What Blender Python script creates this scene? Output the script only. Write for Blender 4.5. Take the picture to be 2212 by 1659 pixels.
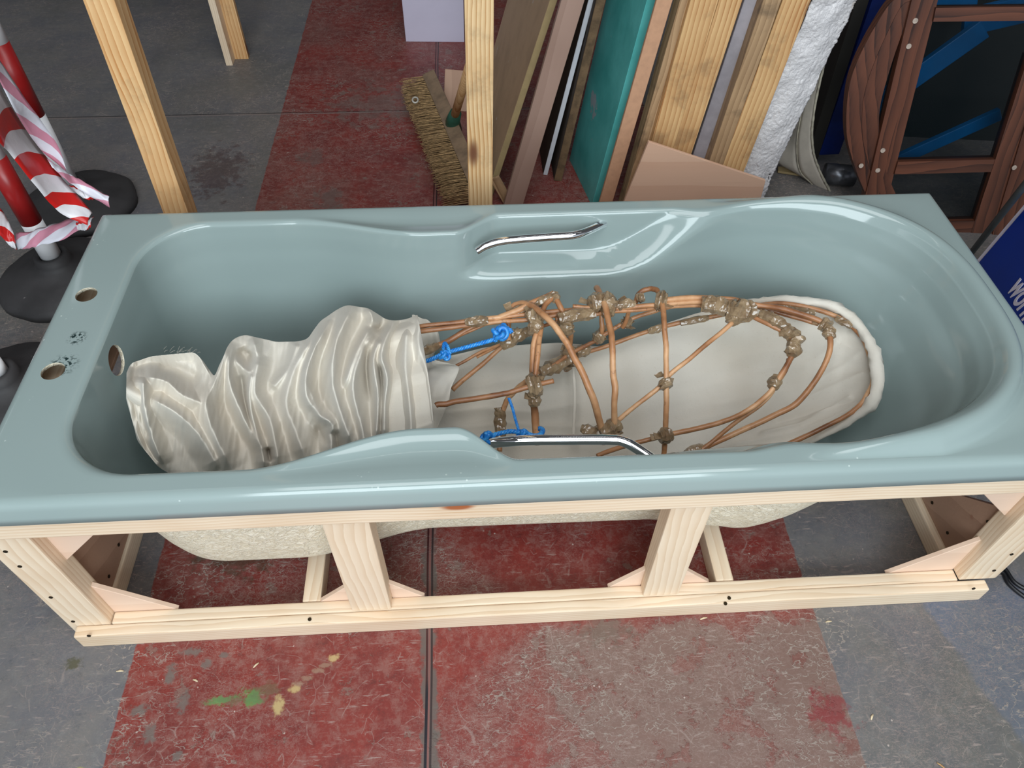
import bpy, bmesh, math, random
import numpy as np
from mathutils import Vector, Matrix
from mathutils import noise as mn

random.seed(7); rng = np.random.RandomState(5)
for o in list(bpy.data.objects): bpy.data.objects.remove(o)
S = bpy.context.scene; COL = S.collection

# ------------------------------------------------------------------ camera
CAM = np.array([-0.1143, -0.5892, 1.3827]); PITCH, YAW, ROLL, FPX = 0.857, 0.0711, 0.0162, 1623.5
W_, H_ = 2212.0, 1659.0
def cam_axes():
    ca, sa, cb, sb = math.cos(PITCH), math.sin(PITCH), math.cos(YAW), math.sin(YAW)
    fwd = np.array([sb*ca, cb*ca, -sa]); right = np.array([cb, -sb, 0.0]); up = np.cross(right, fwd)
    r = right*math.cos(ROLL)+up*math.sin(ROLL); u = up*math.cos(ROLL)-right*math.sin(ROLL)
    return r, u, fwd
AR, AU, AF = cam_axes()
cd = bpy.data.cameras.new('camera'); cam = bpy.data.objects.new('camera', cd); COL.objects.link(cam)
cd.sensor_width = 36; cd.lens = FPX*36/W_; cd.clip_start = 0.01
cam.matrix_world = Matrix(((AR[0], AU[0], -AF[0], CAM[0]), (AR[1], AU[1], -AF[1], CAM[1]), (AR[2], AU[2], -AF[2], CAM[2]), (0, 0, 0, 1)))
S.camera = cam

# ------------------------------------------------------------------ world, lights, exposure
S.view_settings.view_transform = 'Standard'; S.view_settings.look = 'None'
S.view_settings.gamma = 1; S.view_settings.use_curve_mapping = False
S.view_settings.exposure = 0.0
wd = bpy.data.worlds.new('world'); S.world = wd; wd.use_nodes = True
wn = wd.node_tree.nodes; wl = wd.node_tree.links
bg = wn['Background']
tc = wn.new('ShaderNodeTexCoord'); sx = wn.new('ShaderNodeSeparateXYZ'); wl.new(tc.outputs['Generated'], sx.inputs[0])
def wmath(op, p, q, cl=False):
    m = wn.new('ShaderNodeMath'); m.operation = op; m.use_clamp = cl
    for k, val in enumerate((p, q)):
        if isinstance(val, (int, float)): m.inputs[k].default_value = val
        else: wl.new(val, m.inputs[k])
    return m.outputs[0]
fy = wmath('MULTIPLY', sx.outputs['Y'], -1.0, True)          # towards the open front of the workshop
fz = wmath('SUBTRACT', 1.0, wmath('MULTIPLY', wmath('ABSOLUTE', wmath('SUBTRACT', sx.outputs['Z'], .22), 0), 1.7), True)
cr = wn.new('ShaderNodeValToRGB'); wl.new(wmath('MULTIPLY', fy, fz), cr.inputs[0])
cr.color_ramp.elements[0].color = (0.085, 0.087, 0.09, 1); cr.color_ramp.elements[1].color = (1.0, 1.1, 1.22, 1)
wl.new(cr.outputs[0], bg.inputs[0]); bg.inputs[1].default_value = 0.8

def area(name, loc, target, sx_, sy_, power, color=(1, 1, 1)):
    l = bpy.data.lights.new(name, 'AREA'); l.shape = 'RECTANGLE'; l.size = sx_; l.size_y = sy_
    l.energy = power; l.color = color
    o = bpy.data.objects.new(name, l); COL.objects.link(o); o.location = loc
    o.rotation_euler = (Vector(target)-Vector(loc)).to_track_quat('-Z', 'Y').to_euler()
    return o
area('skylight', (0.1, -0.8, 3.4), (0.1, 0.3, 0), 2.6, 1.6, 60, (0.95, 0.98, 1.0))
area('doorway_daylight', (-0.1, -2.7, 2.15), (0, 0.4, 0.3), 2.6, 1.7, 116, (0.85, 0.955, 1.0))
area('window_daylight', (-3.2, 0.3, 2.6), (0.7, 0.45, 0.3), 4.2, 0.30, 5, (0.90, 0.96, 1.0))
for k in range(4):
    area('fluorescent_tube', (-2.0+1.35*k, 1.4, 3.6), (-2.0+1.35*k, 1.4, 0), 1.15, 0.04, 1.2)

# ------------------------------------------------------------------ helpers
def P(u, v, z=None, y=None, x=None):
    d = AR*((u-W_/2)/FPX) - AU*((v-H_/2)/FPX) + AF
    t = (z-CAM[2])/d[2] if z is not None else ((y-CAM[1])/d[1] if y is not None else (x-CAM[0])/d[0])
    return Vector((CAM+d*t).tolist())
def Pn(u, v, p0, n):
    d = Vector((AR*((u-W_/2)/FPX) - AU*((v-H_/2)/FPX) + AF).tolist()); c = Vector(CAM.tolist())
    return c+d*((Vector(p0)-c).dot(n)/d.dot(n))
def link(name, me, mat=None, parent=None, mw=None, smooth=False):
    o = bpy.data.objects.new(name, me); COL.objects.link(o)
    if mat is not None:
        for m in (mat if isinstance(mat, (list, tuple)) else [mat]): me.materials.append(m)
    M = mw if mw is not None else Matrix.Identity(4)
    if parent is not None:
        off = parent.location.copy(); q = parent
        while q.parent: q = q.parent; off += q.location
        o.parent = parent; o.matrix_basis = Matrix.Translation(-off) @ M
    else: o.matrix_basis = M
    if smooth: me.polygons.foreach_set('use_smooth', [True]*len(me.polygons))
    return o
def thing(name, label, cat, loc=(0, 0, 0), group=None):
    o = bpy.data.objects.new(name, None); COL.objects.link(o); o.location = loc; o.empty_display_size = .05
    return tag(o, label, cat, group)
def tag(o, label, cat, group=None, kind=None):
    if label: o['label'] = label
    if cat: o['category'] = cat
    if group: o['group'] = group
    if kind: o['kind'] = kind
    return o
def mesh(verts, faces):
    me = bpy.data.meshes.new('m'); me.from_pydata([tuple(v) for v in verts], [], faces); me.update(); return me
def bmfin(bm, smooth=False):
    me = bpy.data.meshes.new('m'); bmesh.ops.recalc_face_normals(bm, faces=bm.faces); bm.to_mesh(me); bm.free()
    if smooth: me.polygons.foreach_set('use_smooth', [True]*len(me.polygons))
    return me
def frame(p0, p1, hint=(0, 0, 1)):
    x = (Vector(p1)-Vector(p0)).normalized(); h = Vector(hint)
    z = (h-x*h.dot(x))
    if z.length < 1e-4: h = Vector((0, 1, 0)); z = h-x*h.dot(x)
    z.normalize(); y = z.cross(x)
    return Matrix(((x[0], y[0], z[0], p0[0]), (x[1], y[1], z[1], p0[1]), (x[2], y[2], z[2], p0[2]), (0, 0, 0, 1)))
def beam(name, p0, p1, wy, wz, mat, parent=None, hint=(0, 0, 1), bev=0.0025, off=(0, 0)):
    """box from p0 to p1 along local X, wy wide (local Y), wz thick (local Z along hint)"""
    M = frame(p0, p1, hint); L = (Vector(p1)-Vector(p0)).length
    bm = bmesh.new(); bmesh.ops.create_cube(bm, size=1)
    for v in bm.verts: v.co = Vector(((v.co.x+.5)*L, v.co.y*wy+off[0], v.co.z*wz+off[1]))
    if bev: bmesh.ops.bevel(bm, geom=bm.edges[:], offset=bev, segments=2, affect='EDGES', profile=.6)
    return link(name, bmfin(bm), mat, parent, M)
def prism(name, pts, vec, mat, parent=None, bev=0.0):
    """polygon of world points extruded by vec; local frame with X along first edge"""
    pts = [Vector(p) for p in pts]; vec = Vector(vec); n = len(pts)
    c = pts[0].copy(); bm = bmesh.new()
    a = [bm.verts.new(p-c) for p in pts]; b = [bm.verts.new(p-c+vec) for p in pts]
    bm.faces.new(a); bm.faces.new(b[::-1])
    for i in range(n): bm.faces.new((a[i], b[i], b[(i+1) % n], a[(i+1) % n]))
    if bev: bmesh.ops.bevel(bm, geom=bm.edges[:], offset=bev, segments=1, affect='EDGES')
    return link(name, bmfin(bm), mat, parent, Matrix.Translation(c))
def catmull(pts, n=8, closed=False):
    pts = [np.array(p, float) for p in pts]; out = []
    m = len(pts)
    for i in range(m if closed else m-1):
        if closed: a, b, c, d = pts[(i-1) % m], pts[i], pts[(i+1) % m], pts[(i+2) % m]
        else: a, b, c, d = pts[max(i-1, 0)], pts[i], pts[i+1], pts[min(i+2, m-1)]
        for k in range(n):
            t = k/n
            out.append(.5*((2*b)+(-a+c)*t+(2*a-5*b+4*c-d)*t*t+(-a+3*b-3*c+d)*t**3))
    if not closed: out.append(pts[-1])
    return out
def sweep(path, rad, sides=8, jitter=0.0, flat=1.0, cap=True, closed=False, bm=None, seed=0):
    """tube mesh along path of points; rad number or function(i/n)"""
    own = bm is None
    if own: bm = bmesh.new()
    path = [Vector(tuple(p)) for p in path]; n = len(path); rings = []
    up = Vector((0.13, 0.21, 1)).normalized()
    for i, p in enumerate(path):
        t = (path[(i+1) % n if closed else min(i+1, n-1)]-path[(i-1) % n if closed else max(i-1, 0)])
        t = t.normalized() if t.length > 1e-9 else Vector((1, 0, 0))
        s = t.cross(up)
        s = s.normalized() if s.length > 1e-4 else Vector((1, 0, 0))
        u2 = s.cross(t); r = rad(i/max(n-1, 1)) if callable(rad) else rad
        ring = []
        for k in range(sides):
            a = 2*math.pi*k/sides
            rr = r*(1+jitter*(mn.noise(Vector((i*.9+seed*7.3, k*1.7, seed*3.1)))*2))
            ring.append(bm.verts.new(p+s*(math.cos(a)*rr)+u2*(math.sin(a)*rr*flat)))
        rings.append(ring)
    for i in range(n if closed else n-1):
        A, B = rings[i], rings[(i+1) % n]
        for k in range(sides): bm.faces.new((A[k], A[(k+1) % sides], B[(k+1) % sides], B[k]))
    if cap and not closed: bm.faces.new(rings[0][::-1]); bm.faces.new(rings[-1])
    if own: return bmfin(bm, True)
    return bm
def cyl_me(r, h, seg=24, r2=None):
    bm = bmesh.new(); bmesh.ops.create_cone(bm, cap_ends=True, segments=seg, radius1=r, radius2=r if r2 is None else r2, depth=h)
    me = bmfin(bm); return me

# ------------------------------------------------------------------ materials
class NB:
    def __init__(s, name):
        s.m = bpy.data.materials.new(name); s.m.use_nodes = True; s.t = s.m.node_tree
        s.b = s.t.nodes['Principled BSDF']; s.out = s.t.nodes['Material Output']
    def n(s, typ, **kw):
        x = s.t.nodes.new('ShaderNode'+typ)
        for k, v in kw.items(): setattr(x, k, v)
        return x
    def put(s, sock, v):
        if isinstance(v, bpy.types.NodeSocket): s.t.links.new(v, sock)
        elif v is not None:
            if isinstance(v, (tuple, list)) and len(v) == 3 and sock.type == 'RGBA': v = (*v, 1)
            sock.default_value = v
    def math(s, op, a, b=0.0, c=None, clamp=False):
        x = s.n('Math', operation=op, use_clamp=clamp); s.put(x.inputs[0], a); s.put(x.inputs[1], b)
        if c is not None: s.put(x.inputs[2], c)
        return x.outputs[0]
    def coord(s, kind='Object', scale=(1, 1, 1), loc=(0, 0, 0), rnd=0.0):
        t = s.n('TexCoord').outputs[kind]; mp = s.n('Mapping'); s.put(mp.inputs[0], t)
        mp.inputs['Scale'].default_value = scale; mp.inputs['Location'].default_value = loc
        if rnd:
            oi = s.n('ObjectInfo').outputs['Random']; v = s.n('VectorMath', operation='SCALE'); v.inputs[0].default_value = (rnd, rnd*.7, rnd*1.3)
            s.put(v.inputs['Scale'], oi); s.put(mp.inputs['Location'], v.outputs[0])
        return mp.outputs[0]
    def noise(s, vec, scale=5, detail=4, rough=.5, dist=0.0, out='Fac'):
        x = s.n('TexNoise'); s.put(x.inputs['Vector'], vec); x.inputs['Scale'].default_value = scale
        x.inputs['Detail'].default_value = detail; x.inputs['Roughness'].default_value = rough; x.inputs['Distortion'].default_value = dist
        return x.outputs[out]
    def ramp(s, f, stops, interp='LINEAR'):
        x = s.n('ValToRGB'); x.color_ramp.interpolation = interp; e = x.color_ramp.elements
        while len(e) < len(stops): e.new(.5)
        for el, (p, c) in zip(e, stops): el.position = p; el.color = (*c, 1) if len(c) == 3 else c
        s.put(x.inputs[0], f); return x.outputs[0]
    def step(s, f, lo, hi):
        x = s.n('MapRange', interpolation_type='SMOOTHSTEP'); s.put(x.inputs[0], f)
        x.inputs[1].default_value = lo; x.inputs[2].default_value = hi
        return x.outputs[0]
    def mix(s, f, a, b, mode='MIX'):
        x = s.n('Mix', data_type='RGBA', blend_type=mode); s.put(x.inputs[0], f); s.put(x.inputs[6], a); s.put(x.inputs[7], b)
        return x.outputs[2]
    def bump(s, h, dist=.002, strength=1.0):
        x = s.n('Bump'); s.put(x.inputs['Height'], h); x.inputs['Distance'].default_value = dist; x.inputs['Strength'].default_value = strength
        s.t.links.new(x.outputs[0], s.b.inputs['Normal']); return x
    def base(s, c): s.put(s.b.inputs['Base Color'], c)
    def set(s, **kw):
        for k, v in kw.items(): s.put(s.b.inputs[k.replace('_', ' ')], v)
def lin(r, g, b):
    f = lambda c: (c/255/12.92) if c/255 <= .04045 else ((c/255+.055)/1.055)**2.4
    return (f(r), f(g), f(b))

def wood(name, light, dark, knot=lin(120, 70, 40), rough=.55, freq=60, contrast=1.0, dirt=0.0, dirtcol=lin(90, 75, 60), knots=.16, spec=.35):
    b = NB(name); v = b.coord('Object', rnd=3.0)
    warp = b.noise(v, 1.6, 2, .5, out='Color')
    mp = b.n('Mapping'); b.put(mp.inputs[0], v); mp.inputs['Scale'].default_value = (.35, 1, 1)
    add = b.n('VectorMath', operation='MULTIPLY_ADD'); b.put(add.inputs[0], warp); add.inputs[1].default_value = (.0, .055, .055); b.put(add.inputs[2], mp.outputs[0])
    # knots
    kv = b.n('Mapping'); b.put(kv.inputs[0], v); kv.inputs['Scale'].default_value = (3.2, 9, 9)
    vo = b.n('TexVoronoi', feature='F1'); b.put(vo.inputs['Vector'], kv.outputs[0]); vo.inputs['Scale'].default_value = 1.0
    kd = b.step(vo.outputs['Distance'], knots*.45, knots)      # 0 inside the knot
    swirl = b.math('MULTIPLY', b.step(vo.outputs['Distance'], .5, .0), 1.0)
    w = b.n('TexWave', wave_type='RINGS', rings_direction='X', wave_profile='SAW'); b.put(w.inputs[0], add.outputs[0])
    w.inputs['Scale'].default_value = freq; w.inputs['Distortion'].default_value = 1.2; w.inputs['Detail'].default_value = 2; w.inputs['Detail Scale'].default_value = 1.2
    fine = b.n('Mapping'); b.put(fine.inputs[0], v); fine.inputs['Scale'].default_value = (4, 160, 160)
    fn = b.noise(fine.outputs[0], 1, 3, .6)
    g = b.math('MULTIPLY_ADD', w.outputs['Fac'], .75*contrast, b.math('MULTIPLY', fn, .4*contrast))
    g = b.math('ADD', g, b.math('MULTIPLY', swirl, .25))
    c = b.ramp(g, [(.1, light), (.5, tuple(.75*l+.25*d for l, d in zip(light, dark))), (.85, tuple(.4*l+.6*d for l, d in zip(light, dark))), (1.0, dark)])
    big = b.noise(v, 6, 2)
    c = b.mix(b.math('MULTIPLY', b.step(big, .45, .7), .25), c, dark)
    c = b.mix(kd, knot, c)
    if dirt:
        dn = b.noise(v, 9, 5, .65); c = b.mix(b.math('MULTIPLY', b.step(dn, .52, .7), dirt), c, dirtcol)
    b.base(c); b.set(Roughness=rough); b.b.inputs['Specular IOR Level'].default_value = spec
    b.bump(b.math('ADD', g, b.math('MULTIPLY', fn, .5)), .0006, .5)
    return b.m
def plain(name, col, rough=.5, metal=0.0, var=.12, scale=20, bumpd=0.0, bscale=60, col2=None, spec=.5, wear=None, rnd=1.0):
    b = NB(name); v = b.coord('Object', rnd=rnd)
    n = b.noise(v, scale, 5, .6)
    c2 = col2 or tuple(x*(1-var*2) for x in col)
    c = b.mix(b.step(n, .35, .7), col, c2)
    if wear:
        wc, lo, hi, ws = wear; c = b.mix(b.step(b.noise(v, ws, 6, .65, .4), lo, hi), c, wc)
    b.base(c); b.set(Roughness=rough, Metallic=metal); b.b.inputs['Specular IOR Level'].default_value = spec
    if bumpd: b.bump(b.noise(v, bscale, 4, .6), bumpd, 1)
    return b.m

def mat_acrylic():
    b = NB('sage_green_acrylic'); v = b.coord('Object')
    n = b.noise(v, 3, 2)
    c = b.mix(b.step(n, .3, .7), lin(142, 157, 155), lin(146, 160, 158))
    # white chips along the left edge and the front rim
    sp = b.n('SeparateXYZ'); b.put(sp.inputs[0], v)
    fl = b.n('TexVoronoi', feature='F1'); b.put(fl.inputs['Vector'], v); fl.inputs['Scale'].default_value = 95
    n2 = b.noise(v, 14, 3, .7)
    near = b.math('ADD', b.step(sp.outputs['X'], -.80, -.845), b.math('MULTIPLY', b.step(sp.outputs['Y'], .05, .01), .55), clamp=True)
    m = b.math('MULTIPLY', b.math('MULTIPLY', b.step(fl.outputs['Distance'], .17, .10), near), b.step(n2, .57, .62))
    top = b.step(sp.outputs['Z'], .455, .47)
    c = b.mix(b.math('MULTIPLY', m, top), c, lin(214, 222, 218))
    # dark scuffs beside the tap holes
    for (x, y, r) in ((-.782, .272, .030), (-.779, .333, .020)):
        d = b.n('VectorMath', operation='DISTANCE'); b.put(d.inputs[0], v); d.inputs[1].default_value = (x, y, .475)
        k = b.math('MULTIPLY', b.step(d.outputs['Value'], r, r*.2), b.step(b.noise(v, 120, 4, .7), .50, .56))
        c = b.mix(b.math('MULTIPLY', k, 1.4, clamp=True), c, lin(30, 48, 48))
    # fine scratches
    sc = b.n('Mapping'); b.put(sc.inputs[0], v); sc.inputs['Scale'].default_value = (3, 40, 40); sc.inputs['Rotation'].default_value = (0, 0, .5)
    b.base(c); b.set(Roughness=b.math('MULTIPLY_ADD', b.noise(v, 10, 4), .05, .07))
    b.b.inputs['Specular IOR Level'].default_value = .55
    b.bump(b.noise(v, 5, 2), .0012, .35)
    return b.m
def mat_fibreglass():
    b = NB('cream_fibreglass'); v = b.coord('Object')
    a = b.n('TexVoronoi', feature='DISTANCE_TO_EDGE'); mp = b.n('Mapping'); b.put(mp.inputs[0], v); mp.inputs['Rotation'].default_value = (.3, .5, .8)
    w = b.n('VectorMath', operation='MULTIPLY_ADD'); b.put(w.inputs[0], b.noise(v, 25, 3, out='Color')); w.inputs[1].default_value = (.05, .05, .05); b.put(w.inputs[2], mp.outputs[0])
    n = b.noise(w.outputs[0], 110, 3, .6, 1.5)
    c = b.mix(b.step(n, .4, .65), lin(226, 214, 188), lin(248, 240, 220))
    b.base(c); b.set(Roughness=.42); b.bump(n, .004, .9); return b.m
def mat_calico(name='unbleached_calico', tint=(1, 1, 1)):
    b = NB(name); v = b.coord('Object')
    n = b.noise(v, 5, 4); c = b.mix(b.step(n, .35, .7), lin(215, 209, 198), lin(206, 197, 183))
    wv = b.n('TexWave', wave_type='BANDS', bands_direction='X'); b.put(wv.inputs[0], v); wv.inputs['Scale'].default_value = 420; wv.inputs['Distortion'].default_value = 1
    fl = b.noise(v, 260, 2, .7)
    c = b.mix(b.math('MULTIPLY', b.step(fl, .62, .75), .25), c, lin(180, 160, 130))
    cr_ = b.noise(v, 26, 3, .55, .6)
    rid = b.math('ABSOLUTE', b.math('SUBTRACT', cr_, .5))
    b.base(c); b.set(Roughness=.85); b.b.inputs['Specular IOR Level'].default_value = .15
    b.b.inputs['Sheen Weight'].default_value = .15
    h = b.math('MULTIPLY_ADD', cr_, .9, b.math('MULTIPLY', b.noise(v, 60, 4, .6), .35))
    h = b.math('MULTIPLY_ADD', b.noise(v, 900, 2), .10, h)
    b.bump(h, .0022, .55); return b.m
def mat_willow():
    b = NB('stripped_buff_willow'); v = b.coord('Object')
    n = b.noise(v, 9, 4, .6); f = b.noise(v, 70, 4, .65)
    c = b.ramp(n, [(.32, lin(122, 76, 46)), (.5, lin(176, 124, 84)), (.66, lin(212, 166, 124))])
    c = b.mix(b.math('MULTIPLY', b.step(f, .58, .72), .6), c, lin(90, 50, 30))
    b.base(c); b.set(Roughness=.38); b.bump(f, .001, .6); return b.m
def mat_tape():
    b = NB('brown_parcel_tape'); v = b.coord('Object')
    n = b.noise(v, 40, 3, .6)
    c = b.mix(b.step(n, .35, .65), lin(160, 136, 106), lin(128, 104, 78)); b.base(c)
    b.set(Roughness=.16); b.b.inputs['Alpha'].default_value = .86; b.b.inputs['Specular IOR Level'].default_value = .9
    vo = b.n('TexVoronoi', feature='F1'); b.put(vo.inputs['Vector'], v); vo.inputs['Scale'].default_value = 120
    b.bump(vo.outputs['Distance'], .0025, .6); return b.m

def mat_floor():
    b = NB('painted_workshop_floor'); v = b.coord('Object')
    sp = b.n('SeparateXYZ'); b.put(sp.inputs[0], v); X, Y = sp.outputs['X'], sp.outputs['Y']
    nz = b.noise(v, 26, 5, .6); edge = b.math('MULTIPLY_ADD', nz, .012, -.006)
    Xn = b.math('ADD', X, edge)
    big = b.noise(v, 1.7, 4, .6); mid = b.noise(v, 7, 6, .65); fine = b.noise(v, 60, 6, .75); vfine = b.noise(v, 190, 4, .75)
    # grey paint
    grey = b.mix(b.step(mid, .35, .68), lin(112, 111, 115), lin(126, 122, 119))
    grey = b.mix(b.math('MULTIPLY', b.step(big, .42, .62), .35), grey, lin(88, 86, 86))
    # bluer paint at the right
    bl = b.math('MULTIPLY', b.step(b.math('ADD', X, b.math('MULTIPLY_ADD', mid, .06, b.math('MULTIPLY', Y, .28))), .76, .775), b.step(X, .55, .6))
    wavy = b.math('MULTIPLY', b.step(Y, .06, .0), bl)
    grey = b.mix(wavy, grey, lin(106, 113, 131))
    grn = b.math('MULTIPLY', b.step(big, .5, .66), .35); grey = b.mix(grn, grey, lin(108, 108, 98))
    # red stripe
    red = b.mix(b.step(mid, .35, .65), lin(142, 54, 46), lin(122, 46, 42))
    red = b.mix(b.math('MULTIPLY', b.step(b.noise(v, 2.6, 5, .7), .44, .64), .55), red, lin(122, 84, 76))
    m4 = b.noise(v, 38, 6, .8); red = b.mix(b.math('MULTIPLY', b.step(m4, .46, .62), .62), red, lin(150, 104, 96)); red = b.mix(b.math('MULTIPLY', b.step(m4, .46, .34), .5), red, lin(92, 44, 40))
    m5 = b.noise(v, 44, 6, .8); grey = b.mix(b.math('MULTIPLY', b.step(m5, .50, .66), .5), grey, lin(138, 136, 134)); grey = b.mix(b.math('MULTIPLY', b.step(m5, .46, .32), .4), grey, lin(74, 78, 84))
    inred = b.math('MULTIPLY', b.step(Xn, -.767, -.764), b.step(Xn, .5225, .5195))
    c = b.mix(inred, grey, red)
    # worn, peeling grey brown area at the right of the stripe, in front
    wr = b.math('MULTIPLY', b.step(b.math('ADD', X, b.math('MULTIPLY', b.noise(v, 4, 5, .7), .5)), .12, .42), b.step(Y, .02, -.05))
    peel = b.step(b.math('ADD', b.noise(v, 13, 7, .72), b.math('MULTIPLY', wr, .16)), .60, .625)
    peel = b.math('MULTIPLY', peel, inred)
    c = b.mix(b.math('MULTIPLY', wr, .60), c, lin(124, 104, 96)) if False else b.mix(b.math('MULTIPLY', b.math('MULTIPLY', wr, inred), .55), c, lin(128, 96, 86))
    c = b.mix(b.math('MULTIPLY', peel, .5), c, lin(132, 118, 108))
    # curly flake outlines and dust
    def contour(scale, det, lo, wdt, seed):
        mp = b.n('Mapping'); b.put(mp.inputs[0], v); mp.inputs['Location'].default_value = (seed, seed*.3, 0)
        mp.inputs['Scale'].default_value = (1, 1.6, 1)
        q = b.noise(mp.outputs[0], scale, det, .6, .3)
        a = b.math('ABSOLUTE', b.math('SUBTRACT', q, lo)); return b.step(a, wdt, wdt*.35)
    mask1 = b.step(b.noise(v, 3.2, 3, .6), .48, .60)
    c1 = b.math('MULTIPLY', contour(24, 3, .52, .015, 2.2), mask1)
    c = b.mix(b.math('MULTIPLY', c1, .75), c, lin(166, 154, 144))
    mask2 = b.step(b.noise(v, 2.1, 3, .6), .40, .62)
    c2 = b.math('MULTIPLY', contour(55, 4, .5, .014, 5.1), mask2)
    c = b.mix(b.math('MULTIPLY', c2, .55), c, lin(164, 144, 136))
    c3 = b.math('MULTIPLY', contour(95, 4, .5, .02, 9.4), b.step(b.noise(v, 4, 3), .42, .6)); c = b.mix(b.math('MULTIPLY', c3, .45), c, lin(168, 148, 140))
    # short scratches
    for (sc_, rot, st) in ((40, .5, .30), (55, -1.1, .25), (48, 1.3, .22)):
        mp = b.n('Mapping'); b.put(mp.inputs[0], v); mp.inputs['Rotation'].default_value = (0, 0, rot); mp.inputs['Scale'].default_value = (.14, 1, 1)
        q = b.noise(mp.outputs[0], sc_*4, 3, .6)
        m = b.math('MULTIPLY', b.step(q, .62, .68), b.step(b.noise(v, 5+sc_*.1, 3), .46, .58))
        c = b.mix(b.math('MULTIPLY', m, st*2.0), c, lin(180, 162, 154))
    # speckle grit
    c = b.mix(b.math('MULTIPLY', b.step(fine, .55, .75), .40), c, lin(150, 128, 120))
    c = b.mix(b.math('MULTIPLY', b.step(vfine, .60, .8), .35), c, lin(176, 160, 150))
    c = b.mix(b.math('MULTIPLY', b.step(vfine, .40, .22), .45), c, lin(60, 44, 42))
    vo = b.n('TexVoronoi', feature='F1'); b.put(vo.inputs['Vector'], v); vo.inputs['Scale'].default_value = 38
    c = b.mix(b.math('MULTIPLY', b.math('MULTIPLY', b.step(vo.outputs['Distance'], .085, .05), b.step(b.noise(v, 31, 2), .53, .58)), .8), c, lin(206, 190, 180))
    for (sd_, sc_) in ((1.0, 9.), (7., 14.)):
        cv = b.n('Mapping'); b.put(cv.inputs[0], v); cv.inputs['Location'].default_value = (sd_, sd_*2, 0); cv.inputs['Rotation'].default_value = (0, 0, sd_)
        wv_c = b.n('VectorMath', operation='MULTIPLY_ADD'); b.put(wv_c.inputs[0], b.noise(v, 7, 2, out='Color')); wv_c.inputs[1].default_value = (.12, .12, 0); b.put(wv_c.inputs[2], cv.outputs[0])
        ve = b.n('TexVoronoi', feature='DISTANCE_TO_EDGE'); b.put(ve.inputs['Vector'], wv_c.outputs[0]); ve.inputs['Scale'].default_value = sc_*1.6
        mk = b.math('MULTIPLY', b.step(ve.outputs['Distance'], .014, .004), b.step(b.noise(v, 16+sd_, 4, .7), .50, .60))
        c = b.mix(b.math('MULTIPLY', mk, .36), c, lin(178, 160, 152))
    # board joints
    def line(coord, at, w_): return b.step(b.math('ABSOLUTE', b.math('SUBTRACT', coord, at)), w_, w_*.6)
    jx = b.math('ADD', X, b.math('MULTIPLY_ADD', b.noise(v, 3, 2), .006, -.003))
    wide = b.math('MULTIPLY', b.step(b.math('ADD', b.math('ABSOLUTE', b.math('SUBTRACT', jx, -.2216)), b.math('MULTIPLY', b.noise(v, 22, 4, .6), .060)), .046, .038), b.step(Y, .3, .1))
    c = b.mix(b.math('MULTIPLY', wide, .85), c, lin(104, 98, 92))
    for off, cc in ((-.0045, lin(70, 30, 30)), (.0045, lin(60, 45, 45)), (.0, lin(135, 90, 85))):
        c = b.mix(line(jx, -.2216+off, .0024), c, cc)
    c = b.mix(line(jx, -.226, .0026) if False else b.math('MULTIPLY', line(jx, -.2255, .003), b.step(Y, -.08, -.12)), c, lin(24, 24, 34))
    c = b.mix(line(Y, 1.897, .003), c, lin(140, 126, 122)); c = b.mix(line(Y, 1.905, .002), c, lin(40, 30, 30))
    # splashes
    def blob(x, y, rx, ry, col, st, nsc=22, amp=.9, warp=.0):
        dx = b.math('DIVIDE', b.math('SUBTRACT', X, x), rx); dy = b.math('DIVIDE', b.math('SUBTRACT', Y, y), ry)
        d = b.math('SQRT', b.math('ADD', b.math('MULTIPLY', dx, dx), b.math('MULTIPLY', dy, dy)))
        d = b.math('ADD', d, b.math('MULTIPLY_ADD', b.noise(v, nsc*2.2, 5, .7), amp*4.5, -amp*2.25))
        nonlocal c; c = b.mix(b.math('MULTIPLY', b.step(d, 1.15, .45), st), c, col)
    blob(-.539, -.110, .022, .016, lin(92, 156, 78), .85); blob(-.592, -.113, .020, .009, lin(98, 158, 88), .8)
    blob(-.555, -.112, .06, .010, lin(100, 112, 80), .5); blob(-.515, -.098, .035, .014, lin(104, 108, 80), .45)
    blob(-.397, -.046, .011, .009, lin(196, 168, 118), .95, 40, .5); blob(-.461, -.098, .011, .009, lin(196, 168, 118), .95, 40, .5)
    blob(-.486, -.126, .011, .019, lin(196, 172, 120), .95, 40, .5)
    for q in ((-.41, -.058), (-.425, -.068), (-.442, -.08), (-.455, -.09)): blob(q[0], q[1], .013, .005, lin(160, 128, 108), .7, 40, .7)
    blob(-.80, -.215, .012, .008, lin(170, 165, 96), .9, 40, .6); blob(-.87, -.03, .018, .012, lin(92, 88, 62), .8, 40, .6)
    for q in ((-.66, -.02, .02, .008), (-.69, -.06, .012, .02), (-.63, -.045, .012, .01), (-.70, -.16, .012, .02), (-.73, -.12, .02, .01), (-.645, -.2, .011, .01), (-.60, -.03, .012, .006), (-.655, -.11, .013, .02)):
        blob(q[0], q[1], q[2], q[3], lin(116, 108, 102), .8, 36, .7)
    blob(.105, -.02, .055, .03, lin(112, 100, 88), .5); blob(-.40, .30, .12, .12, lin(58, 62, 44), .55, 14, 1.0); blob(-.6, .18, .1, .05, lin(56, 66, 46), .5, 14, 1.)
    blob(-.92, 1.55, .09, .14, lin(70, 36, 36), .5, 14, 1.); blob(-.55, 1.38, .05, .06, lin(112, 104, 98), .55, 14, .9); blob(-.62, 1.62, .05, .05, lin(112, 100, 94), .5, 16, 1.)
    blob(.49, -.19, .035, .04, lin(140, 34, 46), .6, 22, 1.); blob(-.42, 1.95, .18, .13, lin(120, 112, 104), .45, 12, 1.5)
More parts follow.
